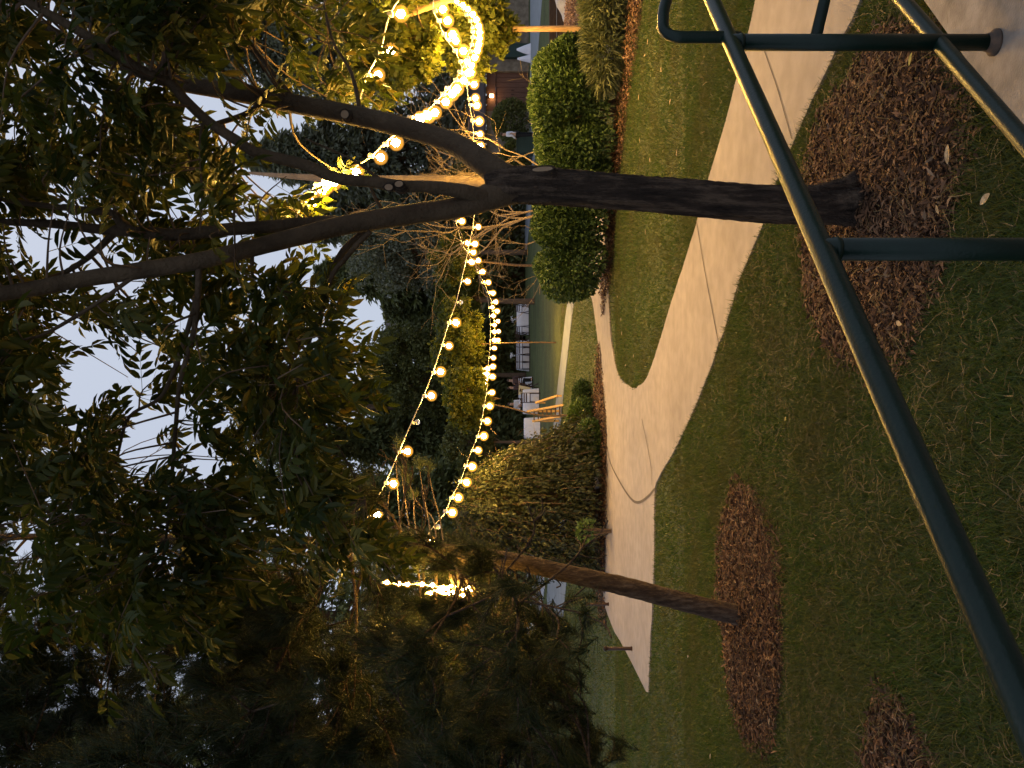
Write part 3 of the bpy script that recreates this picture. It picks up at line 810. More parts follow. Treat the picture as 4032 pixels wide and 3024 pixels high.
for k_ in range(3):
    idx = rest[rest % 3 == k_]
    v, f = scatter(COMP[k_][0], COMP[k_][1], cpos[idx], RR[idx], csz[idx])
    vv.append(v); ff.append(f + n0); n0 += len(v)
mesh('crown', np.concatenate(vv), np.concatenate(ff), MAT['ashleaf'], ash)['kind'] = 'stuff'

# ------------------------------------------------------------------ pines
rng = np.random.default_rng(5)
def tufts(pos, dirs, per, ln, wid, spread=0.9):
    """bottle-brush tufts of needles"""
    N = len(pos)
    p = np.repeat(pos, per, axis=0); d = np.repeat(dirs / np.linalg.norm(dirs, axis=1, keepdims=True), per, axis=0)
    n = N * per
    p = p - d * rng.uniform(0, ln * 0.9, n)[:, None]
    dd = d + rng.normal(size=(n, 3)) * spread * 0.6
    R = frames(dd, rng.normal(size=(n, 3)))
    s = ln * rng.uniform(0.6, 1.2, n)
    return scatter([(-0.5, 0, 0), (0.5, 0, 0), (0, 1, 0)], [(0, 1, 2)], p, R, np.stack([wid * np.ones(n), s, s], axis=1))

def pine(name, label, axis, branches, per, ln, wid, extra=None):
    """axis: trunk ctrl (x,y,z,r); branches: list of (t along trunk, azimuth, length, rise)"""
    t = thing(name, label, 'tree', (axis[0][0], axis[0][1], 0))
    o, P = limb_obj('trunk', axis, MAT['pinebark'], t, 20, 10, 0.05)
    P = np.array(P)
    bv, bf, bn = [], [], 0
    tp, td = [], []
    def sub(a, dirv, L, r, lvl):
        nonlocal bn
        dirv = dirv / np.linalg.norm(dirv)
        b = a + dirv * L * 0.55 + np.array([0, 0, -0.05 * L]) + rng.normal(0, 0.04 * L, 3)
        c = a + dirv * L + np.array([0, 0, 0.10 * L]) + rng.normal(0, 0.05 * L, 3)
        tw = smooth_path([a, b, c], 5)
        v, f = tube_vf(tw, list(np.linspace(r, max(r * 0.3, 0.004), len(tw))), 6, False)
        bv.extend(v); bf.extend([tuple(i + bn for i in q) for q in f]); bn += len(v)
        tp.append(tw[-1]); td.append(tw[-1] - tw[-2] + np.array([0, 0, 0.02]))
        if lvl < 2:
            ns = int(3 + L * (5 if lvl == 0 else 3))
            for i in range(ns):
                u = rng.uniform(0.3, 1.0)
                k_ = min(int(u * (len(tw) - 1)), len(tw) - 2)
                dv = dirv + rng.normal(0, 0.6, 3) * np.array([1, 1, 0.6]) + np.array([0, 0, 0.15])
                sub(tw[k_], dv, L * rng.uniform(0.22, 0.42), r * 0.5, lvl + 1)
        else:
            u = tw[len(tw) // 2]; tp.append(u); td.append(tw[-1] - u)
    for (tt, az, L, rise) in branches:
        p = P[min(int(tt * (len(P) - 1)), len(P) - 1)]
        sub(p[:3].copy(), np.array([math.cos(az), math.sin(az), rise]), L, max(0.006 + 0.005 * L, 0.008), 0)
    for ch in (extra or []):
        tw = smooth_path([tuple(D(*q)) for q in ch], 5)
        v, f = tube_vf(tw, list(np.linspace(0.008, 0.004, len(tw))), 6, False)
        bv.extend(v); bf.extend([tuple(i + bn for i in q) for q in f]); bn += len(v)
        for _ in range(5): tp.append(tw[-1]); td.append(tw[-1] - tw[-2])
    bo = mesh('branches', bv, bf, MAT['pinebark'], t, True); bo['kind'] = 'stuff'
    tp, td = np.array(tp), np.array(td)
    # no foliage right at the lens
    keep = (tp[:, 1] > 2.6)
    sx_ = (2016 - (tp[:, 2] - EYE) / tp[:, 1] * FPX) / K; sy_ = (1512 - tp[:, 0] / tp[:, 1] * FPX) / K
    keep &= ~((sx_ > 1285) & (sy_ < 1470))                        # pruned clear above the path
    keep &= ~((sx_ > 1440))
    keep &= ~((sx_ > 800) & (sx_ < 1060) & (sy_ < 1150) & (tp[:, 1] < 8.0))
    keep &= ~((sx_ > 1060) & (np.abs(sy_ - np.interp(sx_, [1000, 1120, 1330, 1600], [1195, 1214, 1262, 1330])) < 40) & (tp[:, 1] < 5.75))
    keep &= ~((sx_ > 1060) & (sy_ < 1215))
    keep &= ~((np.abs(sx_ - 930) < 110) & (np.abs(sy_ - 1270) < 30) & (tp[:, 1] < 5.5))
    v, f = tufts(tp[keep], td[keep], per, ln, wid)
    cr = mesh('crown', v, f, MAT['needle'], t); cr['kind'] = 'stuff'
    return t

ax = dl([(1640, 1345, 5.57, 52), (1600, 1330, 5.57, 45), (1540, 1316, 5.57, 42), (1450, 1293, 5.57, 40), (1330, 1262, 5.57, 40), (1220, 1238, 5.57, 38), (1120, 1214, 5.57, 36), (1000, 1195, 5.57, 33), (850, 1180, 5.6, 30), (650, 1172, 5.62, 26), (420, 1165, 5.65, 22), (150, 1160, 5.7, 16), (-150, 1160, 5.7, 10), (-400, 1160, 5.7, 5)])
br = []
for i in range(70):
    tt = 0.465 + 0.515 * (i + rng.uniform(0, 1)) / 70
    az = rng.uniform(math.radians(95), math.radians(290)) if rng.uniform() < 0.8 else rng.uniform(0, 2 * PI)
    L = rng.uniform(0.9, 1.9) * (1.25 - 0.6 * tt)
    if math.cos(az) > 0.25: L *= 0.55
    br.append((tt, az, L, rng.uniform(-0.15, 0.45)))
pine('pine_tree', 'leaning pine with scaly brown trunk in the farther mulch bed', ax, br, 70, 0.13, 0.0038, extra=[
    [(960, 1193, 5.7), (950, 1120, 7.4), (934, 1060, 8.3), (925, 1005, 8.6)], [(935, 1190, 5.7), (925, 1120, 7.4), (912, 1050, 8.3), (905, 1000, 8.6)],
    [(905, 1180, 5.7), (895, 1120, 7.4), (893, 1070, 8.2), (880, 1035, 8.5)], [(890, 1180, 5.7), (880, 1110, 7.4), (872, 1060, 8.2), (868, 1015, 8.5)],
    [(870, 1180, 5.7), (862, 1100, 7.4), (856, 1000, 8.5), (862, 955, 8.7)], [(850, 1180, 5.7), (838, 1110, 7.4), (840, 1070, 8.2), (848, 1045, 8.4)],
    [(945, 1190, 5.7), (935, 1120, 7.3), (905, 1090, 8.0), (893, 1070, 8.3)], [(880, 1185, 5.7), (880, 1220, 5.8), (870, 1250, 5.9), (880, 1275, 6.0)]] + [[(x_ - 60, 1188, 5.6), (x_ - 30, y_ - 6, 5.35), (x_, y_, 5.2)] for x_, y_ in ((880, 1180), (915, 1196), (945, 1178), (975, 1204), (1005, 1186), (1030, 1212), (1050, 1196), (900, 1215), (960, 1220), (1020, 1232), (1052, 1226))])
# second pine, its trunk just off to the side, boughs reaching into view
ax2 = [(-2.75, 4.6, 0, 0.11), (-2.75, 4.6, 1.5, 0.1), (-2.72, 4.6, 3.0, 0.09), (-2.7, 4.55, 4.6, 0.07), (-2.7, 4.5, 6.2, 0.03)]
br = []
for i in range(62):
    tt = 0.18 + 0.79 * (i + rng.uniform(0, 1)) / 62
    az = rng.uniform(math.radians(-70), math.radians(110))
    br.append((tt, az, rng.uniform(0.7, 1.45) * (1.15 - 0.35 * tt), rng.uniform(-0.12, 0.3)))
pine('pine_tree', 'dark pine at the picture edge whose drooping boughs hide its trunk', ax2, br, 70, 0.13, 0.0038)

# ------------------------------------------------------------------ background trees
rng = np.random.default_rng(9)
def crown_tree(name, label, base, trunk_h, trunk_r, crown_c, crown_r, clumps, per, leaf, mat, bark='twig', flat=1.0, seed=0, lean=(0, 0)):
    r = np.random.default_rng(seed)
    t = thing(name, label, 'tree', base, 'background trees')
    b = Vector(base); cc = Vector(crown_c)
    limb_obj('trunk', [(b.x, b.y, b.z - 0.1, trunk_r * 1.25), (b.x + lean[0] * 0.3, b.y, b.z + trunk_h * 0.5, trunk_r), (b.x * 0.5 + cc.x * 0.5, b.y * 0.5 + cc.y * 0.5, b.z + trunk_h, trunk_r * 0.85), (cc.x, cc.y, cc.z + crown_r[2] * 0.6, trunk_r * 0.25)], MAT[bark], t, 10, 6, 0.03)
    top = np.array([cc.x, cc.y, b.z + trunk_h])
    cen = rnd_dirs(clumps, r) * (r.uniform(0.25, 1.0, clumps) ** 0.5)[:, None] * np.array(crown_r) + np.array(cc)
    mb = MB()
    for c in cen[:max(8, clumps // 3)]:
        a = top + (np.array(cc) - top) * r.uniform(0, 0.9)
        m = (a + c) / 2 + np.array([0, 0, 0.08 * np.linalg.norm(c - a)])
        mb.tube(smooth_path([a, m, c], 3), list(np.linspace(trunk_r * 0.35, trunk_r * 0.06, 7)), 5, False)
    bo = mb.build('branches', MAT[bark], t, True); bo['kind'] = 'stuff'
    cr = np.mean(crown_r)
    cs = r.uniform(0.14, 0.34, clumps) * cr
    pos = np.repeat(cen, per, axis=0) + rnd_dirs(clumps * per, r) * (r.uniform(0.2, 1, clumps * per) ** 0.6)[:, None] * np.repeat(cs, per)[:, None] * np.array([1, 1, 0.75])
    dirs = rnd_dirs(len(pos), r) + np.array([0, 0, -0.35])
    c_ = leaf_soup('crown', pos, dirs, leaf, MAT[mat], t, 0.6, updn=0.8, kind='stuff')
    return t

def conifer(name, label, base, h, rad, tiers, per, leaf, mat, z0=0.6, bark='twig', seed=0, droop=0.35):
    r = np.random.default_rng(seed)
    t = thing(name, label, 'tree', base, 'background trees')
    b = np.array(base)
    limb_obj('trunk', [(b[0], b[1], b[2] - 0.1, 0.03 * h * 0.6), (b[0], b[1], b[2] + h * 0.5, 0.012 * h), (b[0], b[1], b[2] + h, 0.01)], MAT[bark], t, 8, 4)
    mb = MB(); pos, dirs = [], []
    n = tiers
    for i in range(n):
        u = r.uniform(0, 1) ** 0.8
        z = z0 + (h - z0) * u
        L = rad * (1 - u) ** 0.75 * r.uniform(0.7, 1.15) + 0.12
        az = r.uniform(0, 2 * PI)
        a = b + np.array([0, 0, z])
        d = np.array([math.cos(az), math.sin(az), 0])
        e = a + d * L + np.array([0, 0, -droop * L + 0.15 * L])
        m = a + d * L * 0.5 + np.array([0, 0, -droop * L * 0.35])
        mb.tube([a, m, e], [0.02 + 0.01 * L, 0.012 + 0.005 * L, 0.005], 4, False)
        s = r.uniform(0.15, 1.05, per)
        p = a + (d * L)[None, :] * s[:, None]
        p[:, 2] += -droop * L * s * 0.8
        side = np.array([-d[1], d[0], 0])
        w = (0.28 * L * (1.1 - s) + 0.06 * L)
        off = r.normal(0, 1, per)
        p = p + side[None, :] * (off * w)[:, None] + np.array([0, 0, 1.0]) * (r.normal(-0.06, 0.09, per) * L * 0.5)[:, None]
        pos.append(p)
        dirs.append(d[None, :] * 0.8 + side[None, :] * (np.sign(off) * 0.5)[:, None] + r.normal(0, 0.35, (per, 3)) + np.array([0, 0, -0.25]))
    bo = mb.build('branches', MAT[bark], t); bo['kind'] = 'stuff'
    c_ = leaf_soup('crown', np.concatenate(pos), np.concatenate(dirs), leaf, MAT[mat], t, 0.32, updn=0.7, kind='stuff')
    return t

def at(y, d):
    """ground point at sheet ordinate y and distance d"""
    p = D(0, y, d); p.z = gz(d); return (p.x, p.y, p.z)
def px2m(w, d): return w * K / FPX * d
def zt(x, d): return EYE - (x * K - 2016) / FPX * d

def far_conifer(name, label, y, d, xtop, halfw, mat, seed, z0=0.4, n=420):
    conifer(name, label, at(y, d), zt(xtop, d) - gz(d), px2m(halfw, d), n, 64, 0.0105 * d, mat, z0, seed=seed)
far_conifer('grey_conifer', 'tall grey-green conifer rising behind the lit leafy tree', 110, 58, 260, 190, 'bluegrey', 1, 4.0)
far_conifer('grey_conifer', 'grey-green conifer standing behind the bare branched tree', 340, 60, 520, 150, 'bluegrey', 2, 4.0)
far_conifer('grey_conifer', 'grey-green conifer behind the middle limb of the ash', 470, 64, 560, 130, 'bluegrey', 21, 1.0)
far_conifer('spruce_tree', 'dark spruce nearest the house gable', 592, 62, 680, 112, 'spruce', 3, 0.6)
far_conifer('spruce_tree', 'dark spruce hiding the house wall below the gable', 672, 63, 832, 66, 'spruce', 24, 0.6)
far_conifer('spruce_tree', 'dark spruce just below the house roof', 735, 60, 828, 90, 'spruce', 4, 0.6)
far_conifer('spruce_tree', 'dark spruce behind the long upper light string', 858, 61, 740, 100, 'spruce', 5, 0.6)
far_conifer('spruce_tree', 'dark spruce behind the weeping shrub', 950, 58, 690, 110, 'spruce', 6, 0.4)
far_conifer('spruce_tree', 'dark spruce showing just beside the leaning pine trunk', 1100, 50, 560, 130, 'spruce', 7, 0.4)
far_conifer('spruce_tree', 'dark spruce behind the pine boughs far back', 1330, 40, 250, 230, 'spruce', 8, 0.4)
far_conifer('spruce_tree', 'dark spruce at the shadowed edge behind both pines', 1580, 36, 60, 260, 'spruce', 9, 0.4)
def far_broad(name, label, y, d, xc, hw, hh, clumps, per, leaf, mat, seed, th, tr, by=None, bark='twig'):
    b = at(by if by is not None else y, d)
    crown_tree(name, label, b, th, tr, (D(0, y, d).x, d, zt(xc, d)), (px2m(hw, d), px2m(hw, d) * 0.85, px2m(hh, d)), clumps, per, leaf, mat, bark=bark, seed=seed)
far_broad('small_leaved_tree', 'tall airy small-leaved tree seen through the ash crown', 880, 57, 620, 115, 130, 90, 170, 0.24, 'farwood', 11, 9.0, 0.2)
far_broad('small_leaved_tree', 'airy small-leaved tree beyond the pine top', 1030, 56, 660, 100, 150, 80, 160, 0.24, 'farwood', 12, 8.0, 0.18)
far_broad('broadleaf_tree', 'yellow-lit leafy tree over the white party tables', 745, 26, 990, 95, 58, 110, 190, 0.12, 'broadleaf', 13, 2.2, 0.022, 740)
far_broad('broadleaf_tree', 'yellow-lit leafy tree hung with lights behind the strings', 860, 19.5, 1005, 66, 50, 66, 220, 0.1, 'broadleaf', 14, 1.7, 0.02, 897)
far_broad('broadleaf_tree', 'leafy tree with slim dark trunk between hedge and tables', 648, 42, 985, 50, 52, 50, 180, 0.17, 'broadleaf', 15, 2.2, 0.14, 651)
far_broad('broadleaf_tree', 'leafy tree with thin trunk above the clipped hedge', 560, 31, 985, 55, 55, 60, 170, 0.13, 'broadleaf', 16, 2.2, 0.05, 573)
far_broad('small_leaved_tree', 'soft grey-green leafy tree between the ash limbs far back', 545, 52, 870, 95, 120, 110, 170, 0.22, 'bluegrey', 25, 6.0, 0.15)
far_broad('small_leaved_tree', 'soft dark leafy tree filling the gap beside the house', 800, 55, 900, 100, 120, 130, 170, 0.22, 'farwood', 26, 4.0, 0.15, 810)
far_broad('broadleaf_tree', 'dim leafy tree behind the weeping shrub crown', 955, 40, 1010, 60, 60, 50, 170, 0.16, 'farwood', 23, 1.6, 0.08)
far_broad('maple_tree', 'slim tan-barked tree with yellow-green lobed leaves at the curved light string', 66, 13, 985, 95, 118, 76, 130, 0.11, 'broadleaf', 17, 2.0, 0.045, 62, 'tanbark')
far_broad('maple_tree', 'yellow-green leafy tree lit from within by the nearer bulbs', 80, 10.5, 830, 120, 110, 66, 150, 0.1, 'broadleaf', 18, 2.6, 0.05, -60, 'tanbark')
far_broad('broadleaf_tree', 'dim leafy tree at the far corner of the stone building', 400, 53, 1020, 75, 60, 50, 150, 0.2, 'farwood', 19, 1.8, 0.1)

# bare, many-stemmed tree with pale twigs
bt = thing('bare_tree', 'bare tree with pale tangled twigs behind the ash fork', 'tree', at(420, 15))
bb = np.array(at(420, 15)); mb = MB()
stems = MB()
def grow(a, d, L, r, lvl, tgt):
    d = d / np.linalg.norm(d)
    pts = [a]
    for i in range(4):
        d = d + rng.normal(0, 0.16, 3); d /= np.linalg.norm(d)
        pts.append(pts[-1] + d * L / 4)
    (stems if lvl == 0 else mb).tube(pts, list(np.linspace(r, r * 0.55, 5)), 6 if lvl < 2 else 4, False)
    if lvl >= 4: return
    for i in range(3 if lvl < 3 else 4):
        k_ = rng.integers(2, 5)
        grow(pts[k_], d + rng.normal(0, 0.62, 3) + np.array([0, 0, 0.12]), L * rng.uniform(0.55, 0.78), r * 0.55, lvl + 1, tgt)
for az, rise in ((0.3, 4.2), (1.8, 2.6), (3.4, 2.2), (4.6, 2.8), (5.5, 3.6), (2.6, 3.4)):
    grow(bb + np.array([0, 0, 0.0]), np.array([math.cos(az), math.sin(az) * 0.6, rise]), 1.9, 0.03, 0, None)
stems.build('stem', MAT['barebark'], bt, True)
limb_obj('trunk', dl([(1150, 398, 15, 27), (1040, 394, 15, 25), (900, 390, 15, 22), (760, 388, 15, 18), (620, 380, 15.2, 11), (520, 372, 15.4, 4)]), MAT['barebark'], bt, 12, 6, 0.03)
tw = mb.build('twigs', MAT['barebark'], bt, True); tw['kind'] = 'stuff'

# far-off wood that closes the view
n = 90000
xx = rng.uniform(-62, 62, n); yy = 70 + 8 * rng.uniform(0, 1, n) ** 2 - 0.0014 * xx * xx
hh = 6.3 + 1.8 * np.sin(xx * 0.31) + 1.2 * np.sin(xx * 0.83 + 1) + 0.9 * np.sin(xx * 1.7)
zz = 0.6 + hh * rng.uniform(0, 1, n) ** 0.8
yy += 1.2 * np.sin(xx * 1.3) + 0.8 * np.sin(zz * 2.1 + xx)
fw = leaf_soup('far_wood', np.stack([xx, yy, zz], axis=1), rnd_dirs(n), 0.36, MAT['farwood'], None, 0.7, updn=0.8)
tag(fw, 'dark far-off wood closing off the lawn', 'wood', None, 'stuff')

# ------------------------------------------------------------------ shrubs
def shrub(name, label, c, r, n, leaf, mat, group=None, lumps=24, width=0.6, updn=0.8, stems=6, flatbottom=0.0, core='brownstem', seed=0, inner=0.25, outward=0.9):
    rr = np.random.default_rng(seed)
    t = thing(name, label, 'shrub', (c[0], c[1], gz(c[1])), group)
    c = np.array(c, float); r = np.array(r, float)
    ld = rnd_dirs(lumps, rr); la = rr.uniform(-0.17, 0.12, lumps)
    d = rnd_dirs(n, rr)
    d[:, 2] = np.where(d[:, 2] < -0.75, -d[:, 2], d[:, 2])
    s = 1 + (np.exp(-(1 - d @ ld.T) * 9) * la[None, :]).sum(axis=1)
    s *= (1 - inner * rr.uniform(0, 1, n) ** 2.2)
    pos = c + d * r * s[:, None]
    pos[:, 2] = np.maximum(pos[:, 2], gz(c[1]) + 0.02)
    dirs = d * outward + rr.normal(0, 0.5, (n, 3)) + np.array([0, 0, 0.15])
    leaf_soup('foliage', pos, dirs, leaf, MAT[mat], t, width, updn=updn, kind='stuff')
    mb = MB()
    for i in range(stems):
        e = c + rnd_dirs(1, rr)[0] * r * 0.7; e[2] = max(e[2], c[2])
        a = np.array([c[0] + rr.normal(0, 0.12 * r[0]), c[1] + rr.normal(0, 0.12 * r[1]), gz(c[1]) - 0.03])
        mb.tube(smooth_path([a, (a + e) / 2 + np.array([0, 0, 0.1 * r[2]]), e], 3), list(np.linspace(0.02, 0.005, 7)), 5, False)
    mb.build('stems', MAT['twig'], t)
    return t

def sphere_at(y, x_top, x_bot, d):
    top, bot = zt(x_top, d), max(zt(x_bot, d), gz(d))
    return (D(0, y, d).x, d, (top + bot) / 2), (top - bot) / 2

hs = [(150, 1160, 1320, 12.3, 62), (235, 1152, 1346, 12.3, 85), (325, 1153, 1352, 12.5, 75), (415, 1152, 1340, 12.7, 70), (495, 1152, 1335, 12.9, 70), (575, 1150, 1312, 13.1, 62)]
hl = ['rounded end shrub of the clipped hedge beside the mauve bush', 'clipped hedge shrub second from the mauve bush', 'clipped hedge shrub right behind the cut branch scar', 'clipped hedge shrub hidden mostly by the ash trunk', 'clipped hedge shrub just past the ash trunk', 'rounded end shrub of the clipped hedge nearest the tables']
for i, (y, xt, xb, d, hw) in enumerate(hs):
    c, rz = sphere_at(y, xt, xb, d)
    rx = px2m(hw, d)
    # box-like body: two stacked lobes
    shrub('hedge_shrub', hl[i], c, (rx * 1.1, 0.75, rz * 1.06), 12500, 0.066, 'hedge', 'shrubs of the clipped hedge', lumps=90, width=0.62, seed=20 + i, inner=0.45)

# mauve bush and grey-green clump by the hedge end
c, rz = sphere_at(20, 1225, 1330, 14.2)
shrub('flowering_shrub', 'mauve flowering shrub beside the hedge end', (c[0] + 0.15, 14.6, c[2]), (0.95, 0.6, rz * 0.95), 6500, 0.05, 'mauve', seed=31, inner=0.5)
c, rz = sphere_at(70, 1270, 1375, 11.6)
shrub('ornamental_grass', 'grey-green arching clump at the hedge foot', c, (0.8, 0.5, rz * 1.0), 4500, 0.16, 'fescue', seed=32, width=0.14, outward=1.2)
shrub('ornamental_grass', 'dark green low clump at the picture edge by the lawn', (D(0, -30, 11.2).x, 11.2, 0.3), (0.6, 0.45, 0.34), 3500, 0.14, 'fescue', seed=33, width=0.16, outward=1.2)

# weeping shrub
ws = thing('weeping_shrub', 'broad weeping shrub lit yellow on top by the lower light string', 'shrub', (D(0, 1078, 14.6).x, 14.6, 0.0))
wc = np.array([D(0, 1078, 14.6).x, 14.6, 0.0])
pos, dirs, pos2, dir2 = [], [], [], []
mb = MB()
for i in range(270):
    az = rng.uniform(0, 2 * PI); el = rng.uniform(0.15, 1.35)
    R_ = np.array([1.28, 1.1, 2.65])
    tip = wc + np.array([math.cos(az) * math.cos(el), math.sin(az) * math.cos(el), math.sin(el)]) * R_ * rng.uniform(0.8, 1.04)
    if tip[0] > wc[0]: tip[2] *= 1 - 0.30 * min(1, (tip[0] - wc[0]) / 1.4)
    end = tip + np.array([math.cos(az) * 0.3, math.sin(az) * 0.3, -rng.uniform(0.35, 0.9)])
    end[2] = max(end[2], 0.25)
    mid = wc * 0.5 + tip * 0.5; mid[2] = tip[2] * 0.62
    tw = smooth_path([wc + rng.normal(0, 0.08, 3) * np.array([1, 1, 0]), mid, tip, end], 4)
    mb.tube(tw, list(np.linspace(0.018, 0.003, len(tw))), 4, False)
    for q in range(150):
        u = rng.uniform(0.42, 1.0); k_ = min(int(u * (len(tw) - 1)), len(tw) - 2)
        p = tw[k_] + (tw[k_ + 1] - tw[k_]) * rng.uniform() + rng.normal(0, 0.07, 3)
        pos.append(p); dirs.append((tw[k_ + 1] - tw[k_]) / np.linalg.norm(tw[k_ + 1] - tw[k_]) + rng.normal(0, 0.5, 3) + np.array([0, 0, -0.3]))
    for q in range(7):
        u = rng.uniform(0.1, 0.7); k_ = min(int(u * (len(tw) - 1)), len(tw) - 2)
        pos2.append(tw[k_] + rng.normal(0, 0.15, 3)); dir2.append(np.array([math.cos(az), math.sin(az), rng.normal(0.2, 0.6)]))
st = mb.build('stems', MAT['twig'], ws); st['kind'] = 'stuff'
leaf_soup('foliage', np.array(pos), np.array(dirs), 0.082, MAT['weeping'], ws, 0.4, updn=0.8, kind='stuff')
p2 = np.array(pos2); p2[:, 2] = np.maximum(p2[:, 2], 0.05)
leaf_soup('dead_twigs', p2, np.array(dir2), 0.28, MAT['brownstem'], ws, 0.035, updn=0.8, kind='stuff')

# low evergreens at the path edge
for (y, xt, xb, d, hw, lab, mt, lf, nn, sd) in (
        (905, 1232, 1300, 15.6, 42, 'low dark evergreen by the foot of the wooden steps', 'juniper', 0.075, 5200, 41),
        (955, 1248, 1318, 14.3, 46, 'low bright evergreen overhanging the path edge', 'juniper', 0.075, 6000, 42),
        (860, 1240, 1296, 16.2, 40, 'small wispy evergreen beside the mulch border', 'hedge', 0.06, 3800, 43),
        (1028, 1262, 1300, 14.6, 24, 'small rust coloured tuft at the mulch border', 'rust', 0.06, 2600, 44)):
    c, rz = sphere_at(y, xt, xb, d)
    shrub('low_shrub', lab, c, (px2m(hw, d), px2m(hw, d) * 0.8, rz), nn, lf, mt, lumps=18, seed=sd, width=0.45, inner=0.5)
# small bright weed under the weeping shrub
shrub('weed', 'small bright green weed under the weeping shrub', (D(0, 1146, 12.9).x, 12.9, 0.42), (0.16, 0.14, 0.14), 160, 0.07, 'juniper', seed=46)

# ------------------------------------------------------------------ wooden steps on the bank
stp = thing('wooden_steps', 'narrow honey-coloured wooden steps with a side rail on the grass bank', 'steps', (D(0, 880, 24).x, 24, gz(24)))
dN, dF = 22.5, 24.6
for (xa, ya, xb_, yb, nm) in ((1252, 869, 1141, 889, 'stringer'), (1244, 893, 1153, 910, 'stringer')):
    MB().bar(D(xa, ya, dN), D(xb_, yb, dF), 0.06, 0.11).build(nm, MAT['timber'], stp)
for i in range(11):
    u = (i + 0.5) / 11
    a = D(1252 + (1141 - 1252) * u, 869 + 20 * u, dN + (dF - dN) * u); b = D(1244 + (1153 - 1244) * u, 893 + 17 * u, dN + (dF - dN) * u)
    z = (a.z + b.z) / 2 - 0.03
    MB().box(((a.x + b.x) / 2, (a.y + b.y) / 2, z), (abs(a.x - b.x) - 0.064, 0.2, 0.035)).build('tread', MAT['darktimber'], stp)
ra, rb = D(1205, 855, dN + 0.9), D(1158, 870, dF - 0.4)
MB().bar(ra, rb, 0.06, 0.07).build('handrail', MAT['timber'], stp)
for q, e in ((ra, D(1228, 872, dN + 0.55)), (rb, D(1175, 884, dF - 0.6))):
    MB().bar(q, (q.x, q.y, e.z - 0.05), 0.05, 0.05).build('rail_post', MAT['timber'], stp)
for (xa, ya, dd) in ((1250, 869, dN + 0.05), (1242, 893, dN + 0.05), (1147, 888, dF - 0.1), (1158, 909, dF - 0.1)):
    q = D(xa, ya, dd)
    MB().bar(q, (q.x, q.y, gz(dd) - 0.1), 0.07, 0.07).build('leg', MAT['timber'], stp)

# low bollards at the path
for (x, y, lab) in ((1318, 1305, 'short dark post nearer the pine trunk'), (1369, 1401, 'short dark post at the tapering end of the path')):
    p = G(x, y, 0.02)
    b = thing('path_post', lab, 'post', p, 'short posts along the path')
    MB().tube([p, p + Vector((0, 0, 0.03)), p + Vector((0, 0, 0.34))], [0.03, 0.024, 0.024], 12).build('shaft', MAT['chairwood'], b, True)
    MB().tube([p + Vector((0, 0, 0.34)), p + Vector((0, 0, 0.37)), p + Vector((0, 0, 0.385))], [0.034, 0.032, 0.006], 12).build('cap', MAT['chairwood'], b, True)

# ------------------------------------------------------------------ string lights
def globe(name, sub, mat):
    me = bpy.data.meshes.new(name)
    bm = bmesh.new(); bmesh.ops.create_icosphere(bm, subdivisions=sub, radius=1.0)
    for vv_ in bm.verts:
        if vv_.co.z > 0.6: vv_.co.x *= 0.72; vv_.co.y *= 0.72; vv_.co.z *= 1.12
    bm.to_mesh(me); bm.free(); me.materials.append(mat)
    me.polygons.foreach_set('use_smooth', np.ones(len(me.polygons), bool))
    return me
bulb_halo_me = globe('bulb', 3, MAT['bulb'])  # lit bulb shape, filled with the added amber halo
bulb_off = globe('bulb', 3, MAT['clearbulb'])
fil_me = globe('filament', 1, MAT['filament'])
sock_v, sock_f = tube_vf([Vector((0, 0, 0.9)), Vector((0, 0, 1.0)), Vector((0, 0, 1.55)), Vector((0, 0, 1.62))], [0.26, 0.32, 0.32, 0.2], 10)
sock_me = bpy.data.meshes.new('socket'); sock_me.from_pydata([tuple(p) for p in sock_v], [], sock_f); sock_me.update(); sock_me.materials.append(MAT['socket'])

def strand(label, pts, r=0.030, ends=(None, None)):
    """pts: (x, y, d[, 'off']) of every bulb on the sheet"""
    P = [D(p[0], p[1], p[2]) for p in pts]
    t = thing('string_light', label, 'string lights', P[0], 'festoon light strings')
    inv = Matrix.Translation(-t.location)
    up = Vector((0, 0, r * 2.7))
    C = [p + up for p in P]
    if ends[0]: C = [D(*ends[0])] + C
    if ends[1]: C = C + [D(*ends[1])]
    cp = smooth_path([tuple(c) for c in C], 4)
    MB().tube([Vector(c) for c in cp], 0.005, 5).build('cable', MAT['cable'], t, True)
    for p, q in zip(P, pts):
        o = bpy.data.objects.new('bulb', bulb_off if len(q) > 3 else bulb_halo_me); COL.objects.link(o)
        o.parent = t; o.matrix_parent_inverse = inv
        b_ = r * (rng.uniform(1.75, 2.2) if len(q) <= 3 else 0.95)  # lit ones oversized to carry the built-in halo, dead ones bulb size
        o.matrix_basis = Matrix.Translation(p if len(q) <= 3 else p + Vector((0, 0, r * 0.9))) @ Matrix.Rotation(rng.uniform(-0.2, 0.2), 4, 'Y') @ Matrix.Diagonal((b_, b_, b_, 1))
        s = bpy.data.objects.new('socket', sock_me); COL.objects.link(s)
        s.parent = o
        if len(q) > 3: s.scale = (1.5, 1.5, 1.0)
        if len(q) <= 3:
            fl = bpy.data.objects.new('filament', fil_me); COL.objects.link(fl)
            fl.parent = o; fl.scale = (0.52, 0.52, 0.52)
    return t
strand('long upper light string with two dead bulbs sweeping down past the weeping shrub', [(815, 1112, 7.6), (850, 1045, 7.8), (880, 975, 8.0), (907, 912, 8.2, 'off'), (932, 855, 8.4), (952, 803, 8.7), (970, 747, 9.0), (985, 697, 9.4), (1000, 653, 9.8, 'off'), (1010, 608, 10.3), (1019, 566, 10.9), (1026, 527, 11.6), (1033, 490, 12.4), (1036, 455, 13.2)], ends=((780, 1170, 7.4), None))
